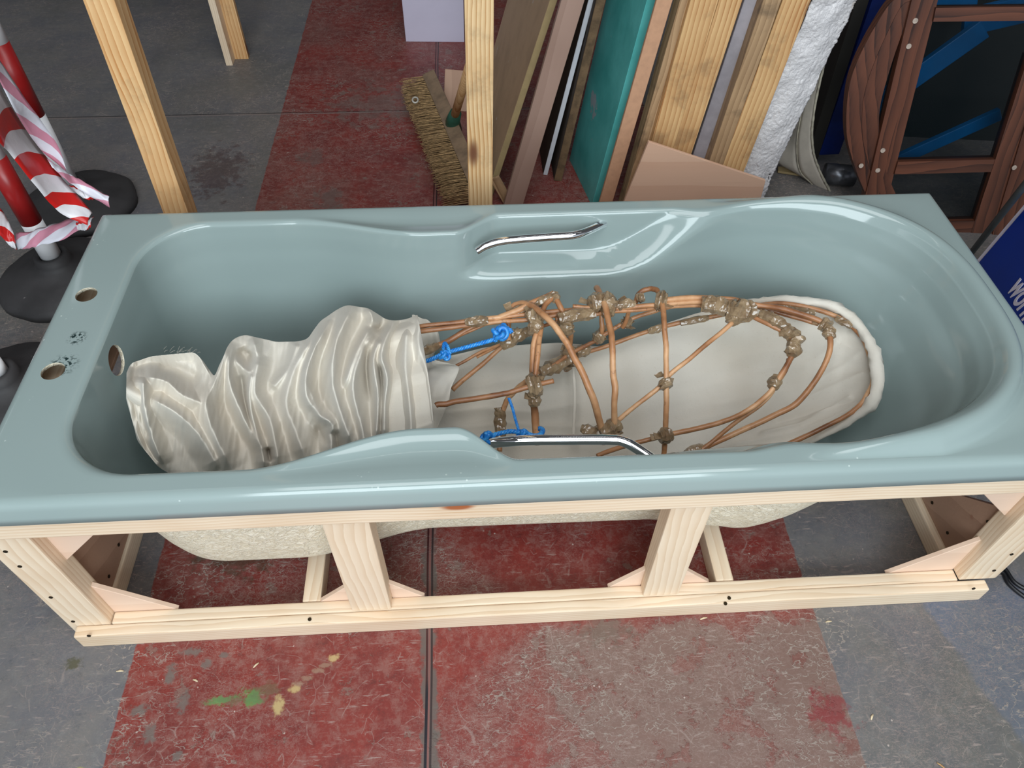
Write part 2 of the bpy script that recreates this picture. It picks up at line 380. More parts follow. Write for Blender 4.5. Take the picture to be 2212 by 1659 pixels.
    c = b.mix(.17, c, (0.012, 0.011, 0.011))
    b.base(c)
    b.set(Roughness=b.math('MULTIPLY_ADD', mid, .30, .34)); b.b.inputs['Specular IOR Level'].default_value = .4
    h = b.math('MULTIPLY_ADD', fine, .35, b.math('MULTIPLY', peel, -.6)); h = b.math('MULTIPLY_ADD', c1, .3, h)
    b.bump(h, .0015, .6); return b.m

M = {}
M['acrylic'] = mat_acrylic(); M['fibreglass'] = mat_fibreglass(); M['calico'] = mat_calico(); M['willow'] = mat_willow(); M['tape'] = mat_tape()
M['pine'] = wood('new_planed_pine', lin(236, 217, 192), lin(206, 172, 136), knot=lin(168, 98, 60), freq=46, contrast=.85, knots=.10)
M['ply_new'] = wood('birch_plywood', lin(232, 204, 182), lin(212, 176, 150), freq=5, contrast=.6, knots=.06)
M['ply_brown'] = wood('far_eastern_plywood', lin(176, 142, 120), lin(146, 112, 92), freq=6, contrast=.7, knots=.06, knot=lin(150, 110, 90))
M['post'] = wood('aged_yellow_pine', lin(228, 190, 140), lin(190, 134, 80), knot=lin(110, 50, 35), freq=30, dirt=.25)
M['post2'] = wood('pale_grained_pine', lin(226, 196, 152), lin(184, 140, 92), knot=lin(110, 70, 48), freq=40, dirt=.35, contrast=1.1)
M['timber'] = wood('orange_rough_pine', lin(222, 184, 132), lin(172, 118, 70), knot=lin(96, 52, 30), freq=26, contrast=1.0, dirt=.35)
M['timber_grey'] = wood('dirty_weathered_pine', lin(184, 152, 116), lin(136, 106, 76), knot=lin(80, 54, 36), freq=24, contrast=1.0, dirt=.6)
M['mdf'] = plain('raw_mdf', lin(196, 150, 118), .8, var=.06, scale=60)
M['hardboard'] = plain('dusty_hardboard', lin(178, 148, 116), .7, var=.1, scale=8, wear=(lin(190, 184, 180), .66, .69, 9))
M['hard_edge'] = plain('mdf_edge', lin(158, 136, 96), .8, var=.08)
M['pinkboard'] = wood('sapele_faced_board', lin(160, 132, 118), lin(136, 108, 94), freq=7, contrast=.7, knots=.05, knot=lin(130, 100, 90))
M['whiteboard'] = plain('white_laminate', lin(206, 208, 214), .45, var=.05)
M['lilac'] = plain('lilac_white_panel', lin(196, 190, 208), .5, var=.04, scale=3)
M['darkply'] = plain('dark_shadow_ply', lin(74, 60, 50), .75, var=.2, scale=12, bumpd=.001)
M['brownedge'] = plain('rough_brown_edge', lin(112, 88, 62), .8, var=.25, scale=30, bumpd=.002)
M['teal'] = plain('chipped_teal_paint', lin(92, 180, 176), .4, col2=lin(66, 154, 150), scale=5, bumpd=.0008, bscale=30, wear=(lin(150, 160, 164), .60, .612, 6.5))
M['foil'] = plain('silver_foil_insulation', lin(222, 218, 218), .34, metal=.05, var=.05, scale=12, bumpd=.004, bscale=120, wear=(lin(188, 164, 138), .58, .72, 6))
M['greymetal'] = plain('grey_scratched_sheet', lin(176, 170, 176), .35, metal=.2, var=.15, scale=9, bumpd=.001, bscale=40)
M['lino'] = plain('grey_lino', lin(206, 196, 182), .5, var=.1, scale=14)
M['lino_edge'] = plain('pale_lino_edge', lin(176, 168, 150), .7, var=.2, scale=50)
M['black'] = plain('black_board', lin(34, 31, 27), .6, var=.15, scale=8, wear=(lin(90, 86, 80), .72, .74, 60))
M['blue'] = plain('dark_blue_paint', lin(14, 34, 96), .4, var=.25, scale=10)
M['bluestrip'] = plain('bright_blue_plastic', lin(8, 120, 196), .4, var=.2, scale=5)
M['mahog'] = wood('dark_stained_hardwood', lin(104, 62, 45), lin(54, 33, 26), knot=lin(40, 24, 20), freq=26, contrast=1.0, rough=.42, knots=.03)
M['rubber'] = plain('black_rubber', lin(58, 56, 57), .65, var=.15, scale=14, bumpd=.0015, bscale=18, wear=(lin(120, 114, 110), .68, .74, 40))
M['white'] = plain('white_plastic', lin(246, 246, 248), .35, var=.03)
M['signblue'] = plain('royal_blue_sign_face', lin(0, 42, 128), .35, var=.1, scale=4)
M['signwhite'] = plain('sign_white', lin(196, 190, 204), .4, var=.05)
M['bristle'] = plain('coir_bristle', lin(184, 150, 106), .9, var=.3, scale=90)
M['blockwood'] = plain('grubby_broom_block', lin(140, 116, 92), .8, var=.2, scale=20, bumpd=.001)
M['greenplastic'] = plain('dark_green_plastic', lin(36, 78, 62), .4, var=.2, scale=30)
M['screw'] = plain('screw_steel', lin(70, 60, 44), .4, metal=.9, var=.3, scale=300)
M['bung'] = plain('pale_screw_filler', lin(184, 166, 152), .6, var=.2, scale=100)
M['cable'] = plain('black_cable', lin(22, 22, 26), .4, var=.1)
M['steel'] = plain('dull_steel_tube', lin(120, 122, 128), .3, metal=.8, var=.1)
M['greypole'] = plain('grey_painted_tube', lin(86, 96, 98), .5, var=.1)
M['bag'] = plain('black_nylon', lin(16, 16, 20), .7, var=.2, bumpd=.002, bscale=20)
M['clear'] = plain('clear_plastic_bit', lin(200, 196, 186), .15, var=.1)
M['shaving'] = plain('pale_wood_shaving', lin(226, 206, 172), .8, var=.1)
b = NB('chrome'); b.base((.9, .9, .92)); b.set(Metallic=1.0, Roughness=.04); M['chrome'] = b.m
b = NB('blue_polypropylene'); v = b.coord('Object'); b.base(b.mix(b.step(b.noise(v, 120, 3), .4, .7), lin(28, 118, 200), lin(70, 160, 226))); b.set(Roughness=.35); M['rope'] = b.m
b = NB('dark_tinted_glass'); b.base(lin(4, 16, 20)); b.set(Roughness=.05); b.b.inputs['Alpha'].default_value = .36; b.b.inputs['Specular IOR Level'].default_value = .08; M['glass'] = b.m
def mat_banded(name, a, c2, scale, axis='X', rough=.35, pink=False):
    b = NB(name); uv = b.n('UVMap').outputs[0]; sp = b.n('SeparateXYZ'); b.put(sp.inputs[0], uv)
    t = b.math('ADD', sp.outputs['X'], b.math('MULTIPLY', sp.outputs['Y'], .8 if pink else 0.0))
    f = b.math('FRACT', b.math('MULTIPLY', t, scale))
    c = b.mix(b.math('GREATER_THAN', f, .5), a, c2); b.base(c); b.set(Roughness=rough)
    if pink: b.bump(b.noise(b.coord('Object'), 30, 3), .004, .4)
    return b.m
M['hazard'] = mat_banded('red_white_barrier_tape', lin(206, 36, 34), lin(232, 230, 234), 1.0, pink=True, rough=.3)
M['hazardback'] = mat_banded('pink_reverse_of_barrier_tape', lin(206, 140, 160), lin(222, 222, 232), 1.0, pink=True, rough=.3)
M['redband'] = plain('red_reflective_band', lin(160, 28, 28), .35, var=.08)

# ------------------------------------------------------------------ floor
bm = bmesh.new()
for x0, x1, y0, y1 in ((-4, 4, -2.0, 5.5),):
    vs = [bm.verts.new((x, y, z)) for z in (0, -.05) for x, y in ((x0, y0), (x1, y0), (x1, y1), (x0, y1))]
    bm.faces.new(vs[:4]); bm.faces.new(vs[4:][::-1])
    for i in range(4): bm.faces.new((vs[i], vs[4+i], vs[4+(i+1) % 4], vs[(i+1) % 4]))
fl = link('floor', bmfin(bm), mat_floor()); fl['kind'] = 'structure'

# ------------------------------------------------------------------ bathtub
RH, CY = .475, .345
def sst(a, b, x):
    t = np.clip((np.asarray(x, float)-a)/(b-a), 0, 1); return t*t*(3-2*t)
def opening(N):
    pts = []
    hl = .29
    # right end superellipse from x=.3
    for t in np.linspace(0, 1, 400):      # from back (x=.3,y+) round to front
        a = math.pi/2*(1-2*t); cx, sy = max(math.cos(a), 0), math.sin(a)
        n = 2.8
        pts.append((.3+.462*abs(cx)**(2/n), CY+.295*math.copysign(abs(sy)**(2/n), sy)))
    for x in np.linspace(.3, -.615, 200)[1:]:
        pts.append((x, CY-hl-(.005*(1+x/.3)/2 if x > -.3 else 0)))
    r = .12
    for t in np.linspace(0, 1, 60)[1:]: a = -math.pi/2-t*math.pi/2; pts.append((-.615+r*math.cos(a), CY-hl+r+r*math.sin(a)))
    for y in np.linspace(CY-hl+r, CY+hl-r, 60)[1:]: pts.append((-.735, y))
    for t in np.linspace(0, 1, 60)[1:]: a = math.pi-t*math.pi/2; pts.append((-.615+r*math.cos(a), CY+hl-r+r*math.sin(a)))
    for x in np.linspace(-.615, .3, 200)[1:]:
        pts.append((x, CY+hl+(.005*(1+x/.3)/2 if x > -.3 else 0)))
    p = np.array(pts); p = np.vstack([p, p[:1]])
    d = np.r_[0, np.cumsum(np.hypot(*np.diff(p, axis=0).T))]
    s = np.linspace(0, d[-1], N, endpoint=False)
    q = np.c_[np.interp(s, d, p[:, 0]), np.interp(s, d, p[:, 1])]
    for _ in range(6): q = (np.roll(q, 1, 0)+2*q+np.roll(q, -1, 0))/4
    return q
NB_ = 900
O = opening(NB_)
T = np.roll(O, -1, 0)-np.roll(O, 1, 0); T /= np.linalg.norm(T, axis=1)[:, None]
Nn = np.c_[-T[:, 1], T[:, 0]]
if ((O-[0, CY])*Nn).sum() < 0: Nn = -Nn
sk = np.c_[np.clip(O[:, 0], -.42, .42), np.full(NB_, CY)]
dr = O-sk
x0, x1, y0, y1 = -.85, .85, 0.0, .69
def rect(inset):
    tx = np.where(dr[:, 0] > 1e-9, (x1-inset-sk[:, 0])/np.where(abs(dr[:, 0]) < 1e-9, 1, dr[:, 0]), np.where(dr[:, 0] < -1e-9, (x0+inset-sk[:, 0])/np.where(abs(dr[:, 0]) < 1e-9, 1, dr[:, 0]), 1e9))
    ty = np.where(dr[:, 1] > 1e-9, (y1-inset-sk[:, 1])/np.where(abs(dr[:, 1]) < 1e-9, 1, dr[:, 1]), np.where(dr[:, 1] < -1e-9, (y0+inset-sk[:, 1])/np.where(abs(dr[:, 1]) < 1e-9, 1, dr[:, 1]), 1e9))
    t = np.minimum(tx, ty); return sk+dr*t[:, None]
sgn = np.sign(O[:, 1]-CY); side = sst(.10, .24, abs(O[:, 1]-CY))*sst(.62, .5, abs(O[:, 0]))
def bulge(x, z):
    b_ = .058*sst(-.46, -.20, x)*sst(.46, .20, x)
    zl = RH-.098+.098*sst(.15, .42, x)
    m = sst(-.150, -.055, x)
    wd_ = .010+.040*sst(.12, .30, x)
    u = sst(zl-wd_*.4, zl+wd_, z)
    return b_*(1-m*u)
_mx = np.where(Nn[:, 0] > 1e-6, (x1-.022-O[:, 0])/np.maximum(Nn[:, 0], 1e-6), np.where(Nn[:, 0] < -1e-6, (O[:, 0]-x0-.022)/np.maximum(-Nn[:, 0], 1e-6), 9))
_my = np.where(Nn[:, 1] > 1e-6, (y1-.022-O[:, 1])/np.maximum(Nn[:, 1], 1e-6), np.where(Nn[:, 1] < -1e-6, (O[:, 1]-y0-.022)/np.maximum(-Nn[:, 1], 1e-6), 9))
ESC = np.clip(np.minimum(_mx, _my)/.053, .2, 1)[:, None]
crest = .030*sst(.34, .62, O[:, 0])
arm = sst(-.46, -.24, O[:, 0])*sst(-.06, -.15, O[:, 0])*side
rings = []
lipz = RH-.043
r_ = rect(0.0); rings.append(np.c_[r_, np.full(NB_, lipz)]); rings.append(np.c_[rect(.002), np.full(NB_, RH-.030)]); rings.append(np.c_[rect(.0045), np.full(NB_, RH-.0155)])
for ins, dz in ((.0058, .0110), (.0080, .0070), (.0110, .0036), (.0145, .0015), (.018, .0004), (.021, .0)): rings.append(np.c_[rect(ins), np.full(NB_, RH-dz)])
R0 = rect(.021)
bo = bulge(O[:, 0], RH)*side
def oo(e):
    q = O+Nn*e*ESC; q = q.copy(); q[:, 1] -= sgn*bo*sst(.05, .0, e); return q
E0 = oo(.052)
for k in (.35, .7): rings.append(np.c_[R0*(1-k)+E0*k, np.full(NB_, RH)])
for e, f, rd in ((.052, 0, 0), (.047, .12, 0), (.041, .42, 0), (.034, .78, 0), (.027, .96, 0), (.020, 1.0, 0), (.013, .93, 0), (.008, .80, .0012), (.004, .66, .003), (.0, .5, .0065)):
    z = RH+crest*f-rd+arm*(-.006*math.exp(-((e-.024)/.012)**2)+.009*math.exp(-((e-.004)/.010)**2))
    rings.append(np.c_[oo(e), z])
fx = np.interp(O[:, 0], [-.735, -.60, -.2, .3, .76], [-.705, -.57, -.18, .22, .50])
F = np.c_[fx, CY+(O[:, 1]-CY)*.78]
zt = rings[-1][:, 2].copy(); zb = .095
G = [0, .03, .09, .22, .42, .60, .75, .87, .95, 1.0]; Hh = [0, .05, .18, .38, .62, .79, .89, .96, .99, 1.0]
for t in np.linspace(0, 1, 84)[1:]:
    h = np.interp(t, np.linspace(0, 1, 10), Hh); g = np.interp(t, np.linspace(0, 1, 10), G)
    h = .5*(h+np.interp(max(t-.04, 0), np.linspace(0, 1, 10), Hh)) if t < 1 else 1.0
    q = O*(1-g)+F*g; z = zt*(1-h)+zb*h; q = q.copy()
    q[:, 1] -= sgn*bulge(q[:, 0], z)*side*(1-.12*g)
    rings.append(np.c_[q, z])
last = rings[-1]
for k in (.12, .35, .65, .9):
    c_ = np.c_[np.clip(F[:, 0], -.5, .3), np.full(NB_, CY)]
    q = last[:, :2]*(1-k)+c_*k; rings.append(np.c_[q, np.full(NB_, zb-.004*k)])
V = np.vstack(rings); nr = len(rings)
faces = []
for i in range(nr-1):
    for k in range(NB_):
        faces.append((i*NB_+k, i*NB_+(k+1) % NB_, (i+1)*NB_+(k+1) % NB_, (i+1)*NB_+k))
faces.append(tuple((nr-1)*NB_+k for k in range(NB_))[::1])
me = mesh(V, faces)
bm = bmesh.new(); bm.from_mesh(me); bmesh.ops.recalc_face_normals(bm, faces=bm.faces)
if sum(f.normal.z*f.calc_area() for f in bm.faces) < 0: bmesh.ops.reverse_faces(bm, faces=bm.faces)
bm.to_mesh(me); bm.free()
bath = thing('bathtub', 'sage green acrylic bathtub with two chrome grips on a new pine frame', 'bathtub', (0, CY, RH-.043))
tmp = link('bath_tmp', me, [M['acrylic'], M['fibreglass']])
sm = tmp.modifiers.new('s', 'SOLIDIFY'); sm.thickness = .006; sm.offset = -1; sm.material_offset = 1; sm.material_offset_rim = 0
cut = bmesh.new()
for (x, y) in ((-.797, .441), (-.794, .259)):
    bmesh.ops.create_cone(cut, cap_ends=True, segments=40, radius1=.0185, radius2=.0185, depth=.08, matrix=Matrix.Translation((x, y, RH)))
oc = P(265, 777, x=-.722)
bmesh.ops.create_cone(cut, cap_ends=True, segments=40, radius1=.027, radius2=.027, depth=.09, matrix=Matrix.Translation(oc) @ Matrix.Rotation(math.radians(84), 4, 'Y'))
cme = bpy.data.meshes.new('c'); cut.to_mesh(cme); cut.free()
cob = link('cutter_tmp', cme, M['fibreglass'])
bo_ = tmp.modifiers.new('b', 'BOOLEAN'); bo_.object = cob; bo_.operation = 'DIFFERENCE'; bo_.solver = 'EXACT'
try: bo_.material_mode = 'TRANSFER'
except Exception: pass
dg = bpy.context.evaluated_depsgraph_get(); full = bpy.data.meshes.new_from_object(tmp.evaluated_get(dg))
mi = [m.name if m else '' for m in full.materials]
def split(idx_ok):
    bm = bmesh.new(); bm.from_mesh(full)
    bmesh.ops.delete(bm, geom=[f for f in bm.faces if (mi[f.material_index] == M['acrylic'].name) != idx_ok], context='FACES')
    for f in bm.faces: f.material_index = 0; f.smooth = True
    m2 = bpy.data.meshes.new('m'); bm.to_mesh(m2); bm.free(); m2.materials.clear(); return m2
shell_me, under_me = split(True), split(False)
bpy.data.objects.remove(tmp); bpy.data.objects.remove(cob)
link('shell', shell_me, M['acrylic'], bath)
uo = link('underside', under_me, M['fibreglass'], bath); uo['label'] = 'rough cream fibreglass underside'
# grips
def grip(pts):
    q = catmull(pts, 10)
    o = link('grab_handle', sweep(q, lambda t: .0082, 18), M['chrome'], bath); o['label'] = 'chrome grab handle'
    for p in (pts[-2],):
        s = link('fixing_screw', cyl_me(.0035, .002, 12), M['steel'], o, Matrix.Translation(Vector(tuple(p))+Vector((0, 0, .0075))))
    return o
hz = .452
def mir(p): return (p[0], 2*CY-p[1], p[2])
hb = [(-.105, .572, .440), (-.085, .577, .449), (-.05, .581, hz+.004), (.02, .585, hz+.006), (.075, .588, hz+.006), (.095, .592, hz+.006), (.115, .605, hz+.003), (.14, .626, hz-.002), (.155, .640, hz-.006)]
grip(hb); grip([(a+.012, b_-.008, c-.006) for a, b_, c in map(mir, hb)])

# ------------------------------------------------------------------ pine frame
fr = thing('bath_frame', 'new pale pine frame with plywood corner gussets carrying the green bathtub', 'frame', (0, .02, 0))
PI = M['pine']
def bx(name, a, b_, mat=PI, ax=0, bev=.003):
    a = Vector(a); b_ = Vector(b_); c = (a+b_)/2; d = b_-a
    p0 = c.copy(); p1 = c.copy(); p0[ax] = a[ax]; p1[ax] = b_[ax]
    hint = (0, 0, 1) if ax != 2 else (0, 1, 0)
    oth = [i for i in range(3) if i != ax]
    wz = d[2] if ax != 2 else d[1]; wy = d[1] if ax == 0 else d[0]
    return beam(name, p0, p1, wy, wz, mat, fr, hint, bev)
bx('top_rail', (-.872, .004, .388), (.872, .046, .432)); bx('top_rail', (-.85, .645, .388), (.85, .688, .432))
bx('front_skirting_rail', (-.862, .0, 0), (.853, .0215, .045)); bx('bottom_rail', (-.80, .022, 0), (.80, .045, .046))
bx('bottom_rail', (-.80, .64, 0), (.80, .685, .046))
for x in (-.8, .8): pass
bx('corner_post', (-.876, .022, .0), (-.802, .062, .388), ax=2); bx('corner_post', (.80, .022, .046), (.874, .062, .388), ax=2)
bx('corner_post', (-.87, .645, .0), (-.80, .685, .388), ax=2); bx('corner_post', (.80, .645, .0), (.87, .685, .388), ax=2)
bx('side_board', (-.889, .03, .02), (-.876, .66, .40), ax=1, bev=.001) if False else None
bx('end_rail', (-.87, .062, 0), (-.812, .645, .045), ax=1); bx('end_rail', (.792, .062, 0), (.87, .645, .045), ax=1)
bx('end_rail', (-.845, .062, .388), (-.81, .645, .432), ax=1); bx('end_rail', (.80, .062, .388), (.845, .645, .432), ax=1)
bx('middle_post', (-.362, .022, .046), (-.289, .060, .388), ax=2); bx('middle_post', (.184, .022, .046), (.252, .060, .388), ax=2)
bx('middle_post', (-.362, .64, .046), (-.289, .68, .388), ax=2); bx('middle_post', (.184, .64, .046), (.252, .68, .388), ax=2)
bx('cross_batten', (-.457, .046, 0), (-.423, .64, .045), ax=1); bx('cross_batten', (.331, .046, 0), (.366, .64, .045), ax=1)
# plywood gussets
def gus(pts, vec, mat=M['ply_new'], nm='gusset'): return prism(nm, pts, vec, mat, fr, .0008)
yg = .0455; tk = (0, .009, 0)
for pts in ([(-.802, yg, .15), (-.802, yg, .040), (-.686, yg, .040)], [(-.802, yg, .387), (-.802, yg, .245), (-.70, yg, .350), (-.70, yg, .387)],
            [(-.426, yg, .040), (-.362, yg, .040), (-.362, yg, .104)], [(-.289, yg, .104), (-.289, yg, .040), (-.228, yg, .040)],
            [(.121, yg, .040), (.184, yg, .040), (.184, yg, .108)], [(.252, yg, .108), (.252, yg, .040), (.319, yg, .040)],
            [(.668, yg, .038), (.80, yg, .038), (.80, yg, .16)], [(.80, yg, .387), (.80, yg, .245), (.695, yg, .350), (.695, yg, .387)],
            [(-.362, yg, .387), (-.362, yg, .35), (-.40, yg, .387)], [(-.289, yg, .387), (-.289, yg, .345), (-.245, yg, .387)],
            [(.252, yg, .387), (.252, yg, .345), (.30, yg, .387)], [(.184, yg, .387), (.184, yg, .34), (.14, yg, .387)]):
    gus(pts, tk)
gus([(.806, .062, .0455), (.806, .30, .0455), (.806, .26, .06), (.806, .155, .145), (.806, .062, .245)], (.009, 0, 0), M['ply_brown'])
gus([(-.8185, .062, .0455), (-.8185, .42, .0455), (-.8185, .40, .12), (-.8185, .18, .33), (-.8185, .062, .36)], (-.009, 0, 0), M['ply_brown'])
tpl = gus([(-.80, .05, .4325), (-.80, .64, .4325), (-.83, .64, .4325), (-.83, .05, .4325)], (0, 0, -.02), M['ply_brown']) if False else None
gus([(-.849, .20, .380), (-.76, .20, .380), (-.76, .50, .380), (-.849, .50, .380)], (0, 0, .008), M['ply_brown'], 'mounting_plate')
# screws
sc_me = cyl_me(.0034, .0016, 12)
def screw(p, n=(0, -1, 0), par=None, parent=fr, me_=sc_me, mat=M['screw']):
    M4 = Matrix.Translation(Vector(p)+Vector(n)*.0004) @ Vector((0, 0, 1)).rotation_difference(Vector(n)).to_matrix().to_4x4()
    m2 = me_.copy(); return link('screw', m2, mat, parent, M4)
for (u, v_) in ((12, 1191), (43, 1223), (110, 1290), (158, 1342)): screw(P(u, v_, y=.022))
for (u, v_) in ((192, 1373), (2103, 1271)): screw(P(u, v_, y=.0))
for (u, v_) in ((669, 1338), (1575, 1292), (1567, 1304)): screw(P(u, v_, z=.0455), (0, 0, 1))
for (u, v_) in ((2185, 1197), (2147, 1232)): screw(P(u, v_, y=.022))
for (u, v_) in ((2014, 1086), (2047, 1151), (2134, 1127)): screw(P(u, v_, x=.8055), (-1, 0, 0))
for (u, v_) in ((256, 1177), (235, 1245)): screw(P(u, v_, x=-.8180), (1, 0, 0))
for m in list(bpy.data.meshes):
    if m.users == 0: bpy.data.meshes.remove(m)

# ------------------------------------------------------------------ willow form with calico base
wf = thing('willow_form', 'taped willow rod framework on an oval calico base lying in the bathtub', 'willow structure', (.1, .32, .105))
def rod(pts, r0=.0047, r1=None, seed=0):
    w = [P(u, v_, z=z) for (u, v_, z) in pts]; q = catmull(w, 10)
    r1 = r1 or r0
    def rr(t): return (r0+(r1-r0)*t)*(1+.10*mn.noise(Vector((t*9, seed*3.3, 1.7))))
    q = [Vector(tuple(p))+Vector((mn.noise(Vector((i*.13, seed, 0))), mn.noise(Vector((i*.13, seed, 5))), mn.noise(Vector((i*.13, seed, 9)))))*.0016 for i, p in enumerate(q)]
    return link('willow_rod', sweep(q, rr, 9, jitter=.04, seed=seed), M['willow'], wf)
RODS = [
 ([(860, 712, .37), (909, 706, .375), (1009, 693, .385), (1147, 678, .40), (1207, 672, .405), (1262, 667, .40)], .0046, None),
 ([(860, 724, .37), (906, 717, .375), (1050, 698, .385), (1142, 691, .395), (1199, 682, .40), (1300, 672, .40)], .0050, .004),
 ([(1237, 662, .41), (1307, 666, .41), (1410, 660, .415), (1500, 652, .415), (1590, 662, .41)], .0045, None),
 ([(1200, 690, .40), (1260, 683, .40), (1321, 674, .405), (1400, 667, .405), (1500, 660, .405), (1600, 672, .40)], .0042, None),
 ([(880, 775, .33), (903, 761, .335), (963, 739, .35), (1023, 706, .37), (1101, 677, .40), (1150, 655, .415), (1196, 634, .42)], .0055, .006),
 ([(963, 739, .345), (1000, 722, .36), (1055, 698, .38)], .003, .003),
 ([(1196, 634, .42), (1213, 668, .41), (1230, 700, .38), (1232, 735, .33), (1223, 800, .25)], .0055, None),
 ([(1196, 640, .42), (1176, 662, .415), (1160, 700, .405)], .005, None),
 ([(1099, 735, .35), (1098, 701, .37), (1104, 670, .39), (1115, 658, .40), (1131, 655, .41), (1152, 663, .42), (1178, 683, .43), (1212, 723, .42), (1240, 769, .40), (1267, 826, .37), (1288, 883, .33), (1302, 934, .28), (1306, 960, .26)], .0055, .0068),
 ([(1289, 622, .40), (1292, 626, .41), (1299, 641, .42), (1308, 663, .43), (1318, 712, .42), (1323, 750, .41), (1324, 804, .38), (1329, 845, .36), (1326, 907, .31), (1326, 950, .27)], .0062, .0058),
 ([(1296, 640, .40), (1299, 680, .37), (1300, 718, .34), (1290, 740, .30)], .0048, None),
 ([(1372, 655, .40), (1378, 639, .405), (1389, 628, .41), (1408, 624, .415), (1422, 630, .42), (1430, 650, .425), (1434, 690, .42), (1438, 740, .40), (1439, 804, .37), (1439, 880, .32), (1437, 940, .27), (1433, 1000, .22)], .005, .0052),
 ([(1358, 664, .40), (1354, 690, .37), (1345, 708, .35)], .0045, None),
 ([(1161, 705, .40), (1153, 750, .385), (1151, 800, .36), (1153, 858, .33), (1156, 899, .30), (1161, 960, .26)], .0058, .0075),
 ([(1170, 700, .40), (1162, 756, .39), (1157, 815, .365)], .0050, None),
 ([(1150, 812, .35), (1115, 842, .31), (1093, 869, .28), (1082, 913, .25), (1079, 975, .22)], .0052, None),
 ([(941, 876, .352), (960, 872, .353), (996, 866, .355), (1077, 853, .36), (1131, 839, .365), (1196, 822, .37)], .0052, .005),
 ([(977, 842, .27), (1030, 796, .29), (1085, 750, .32), (1120, 725, .345)], .0052, .004),
 ([(985, 790, .28), (1040, 760, .30), (1082, 744, .32), (1147, 715, .36), (1215, 690, .39)], .003, .0035),
 ([(1030, 772, .29), (1090, 742, .32)], .0028, None),
 ([(1150, 812, .30), (1212, 777, .29), (1267, 761, .29), (1321, 744, .30), (1402, 715, .325), (1473, 696, .345), (1554, 681, .365), (1605, 672, .38)], .0046, None),
 ([(1180, 800, .30), (1237, 761, .31), (1288, 736, .32), (1305, 723, .335), (1362, 690, .36), (1419, 671, .38), (1450, 662, .39)], .0042, None),
 ([(1318, 925, .285), (1332, 910, .295), (1375, 875, .32), (1427, 834, .345), (1444, 813, .36), (1510, 758, .385), (1582, 697, .41)], .0045, None),
 ([(1290, 985, .26), (1356, 961, .26), (1427, 944, .275), (1448, 938, .28), (1558, 912, .30), (1620, 883, .325), (1664, 846, .345), (1694, 799, .37), (1712, 765, .385), (1719, 740, .395)], .0046, .0052),
 ([(1495, 985, .25), (1520, 967, .255), (1591, 912, .29), (1657, 861, .33), (1694, 805, .36), (1704, 775, .375)], .0038, .004),
 ([(1600, 672, .41), (1657, 699, .41), (1694, 718, .405), (1719, 740, .40)], .0046, None),
 ([(1437, 648, .42), (1510, 643, .42), (1584, 648, .42), (1640, 660, .42), (1694, 668, .415), (1767, 692, .405), (1788, 712, .40), (1792, 758, .385), (1767, 813, .355), (1719, 872, .32), (1657, 905, .295), (1584, 938, .27), (1521, 967, .25), (1460, 992, .235)], .0056, .0056),
 ([(1584, 650, .41), (1640, 664, .405), (1700, 680, .40), (1767, 700, .395)], .0045, None),
 ([(1600, 668, .385), (1683, 655, .385), (1767, 670, .38), (1822, 692, .375), (1859, 725, .37), (1879, 769, .36), (1886, 817, .35), (1872, 854, .335), (1840, 890, .31), (1767, 930, .275), (1672, 972, .24), (1600, 1000, .22)], .0046, None),
]
for i, (pts, a, c_) in enumerate(RODS): rod(pts, a, c_, i)
def tapewrap(pts, r=.011, seed=0, tabs=0):
    """crumpled tape wound round a joint, through measured points"""
    w = [P(u, v_, z=z) for (u, v_, z) in pts]; q = catmull(w, 5) if len(w) > 2 else [w[0].lerp(w[-1], k/6) for k in range(7)]
    bm = bmesh.new()
    sweep(q, lambda t: r*(.62+.5*math.sin(math.pi*min(max(t, .04), .96))**.5), 8, jitter=.24, bm=bm, seed=seed)
    rs = random.Random(seed)
    for _ in range(tabs):
        c = Vector(tuple(q[rs.randrange(len(q))])); a = rs.uniform(0, 6.28); d = Vector((math.cos(a), math.sin(a)*.7, rs.uniform(-.3, .3))).normalized()
        s = d.cross(Vector((0, .3, 1))).normalized()*.008
        L = rs.uniform(.016, .026)
        vs = [bm.verts.new(c+d*(r*.5)-s), bm.verts.new(c+d*(r*.5)+s), bm.verts.new(c+d*L+s*.9+Vector((0, 0, .003))), bm.verts.new(c+d*L-s+Vector((0, 0, -.002)))]
        vs2 = [bm.verts.new(v_.co+Vector((0, 0, .0006))) for v_ in vs]
        bm.faces.new(vs); bm.faces.new(vs2[::-1])
        for k in range(4): bm.faces.new((vs[k], vs2[k], vs2[(k+1) % 4], vs[(k+1) % 4]))
    me = bmfin(bm); return link('tape_wrap', me, M['tape'], wf)
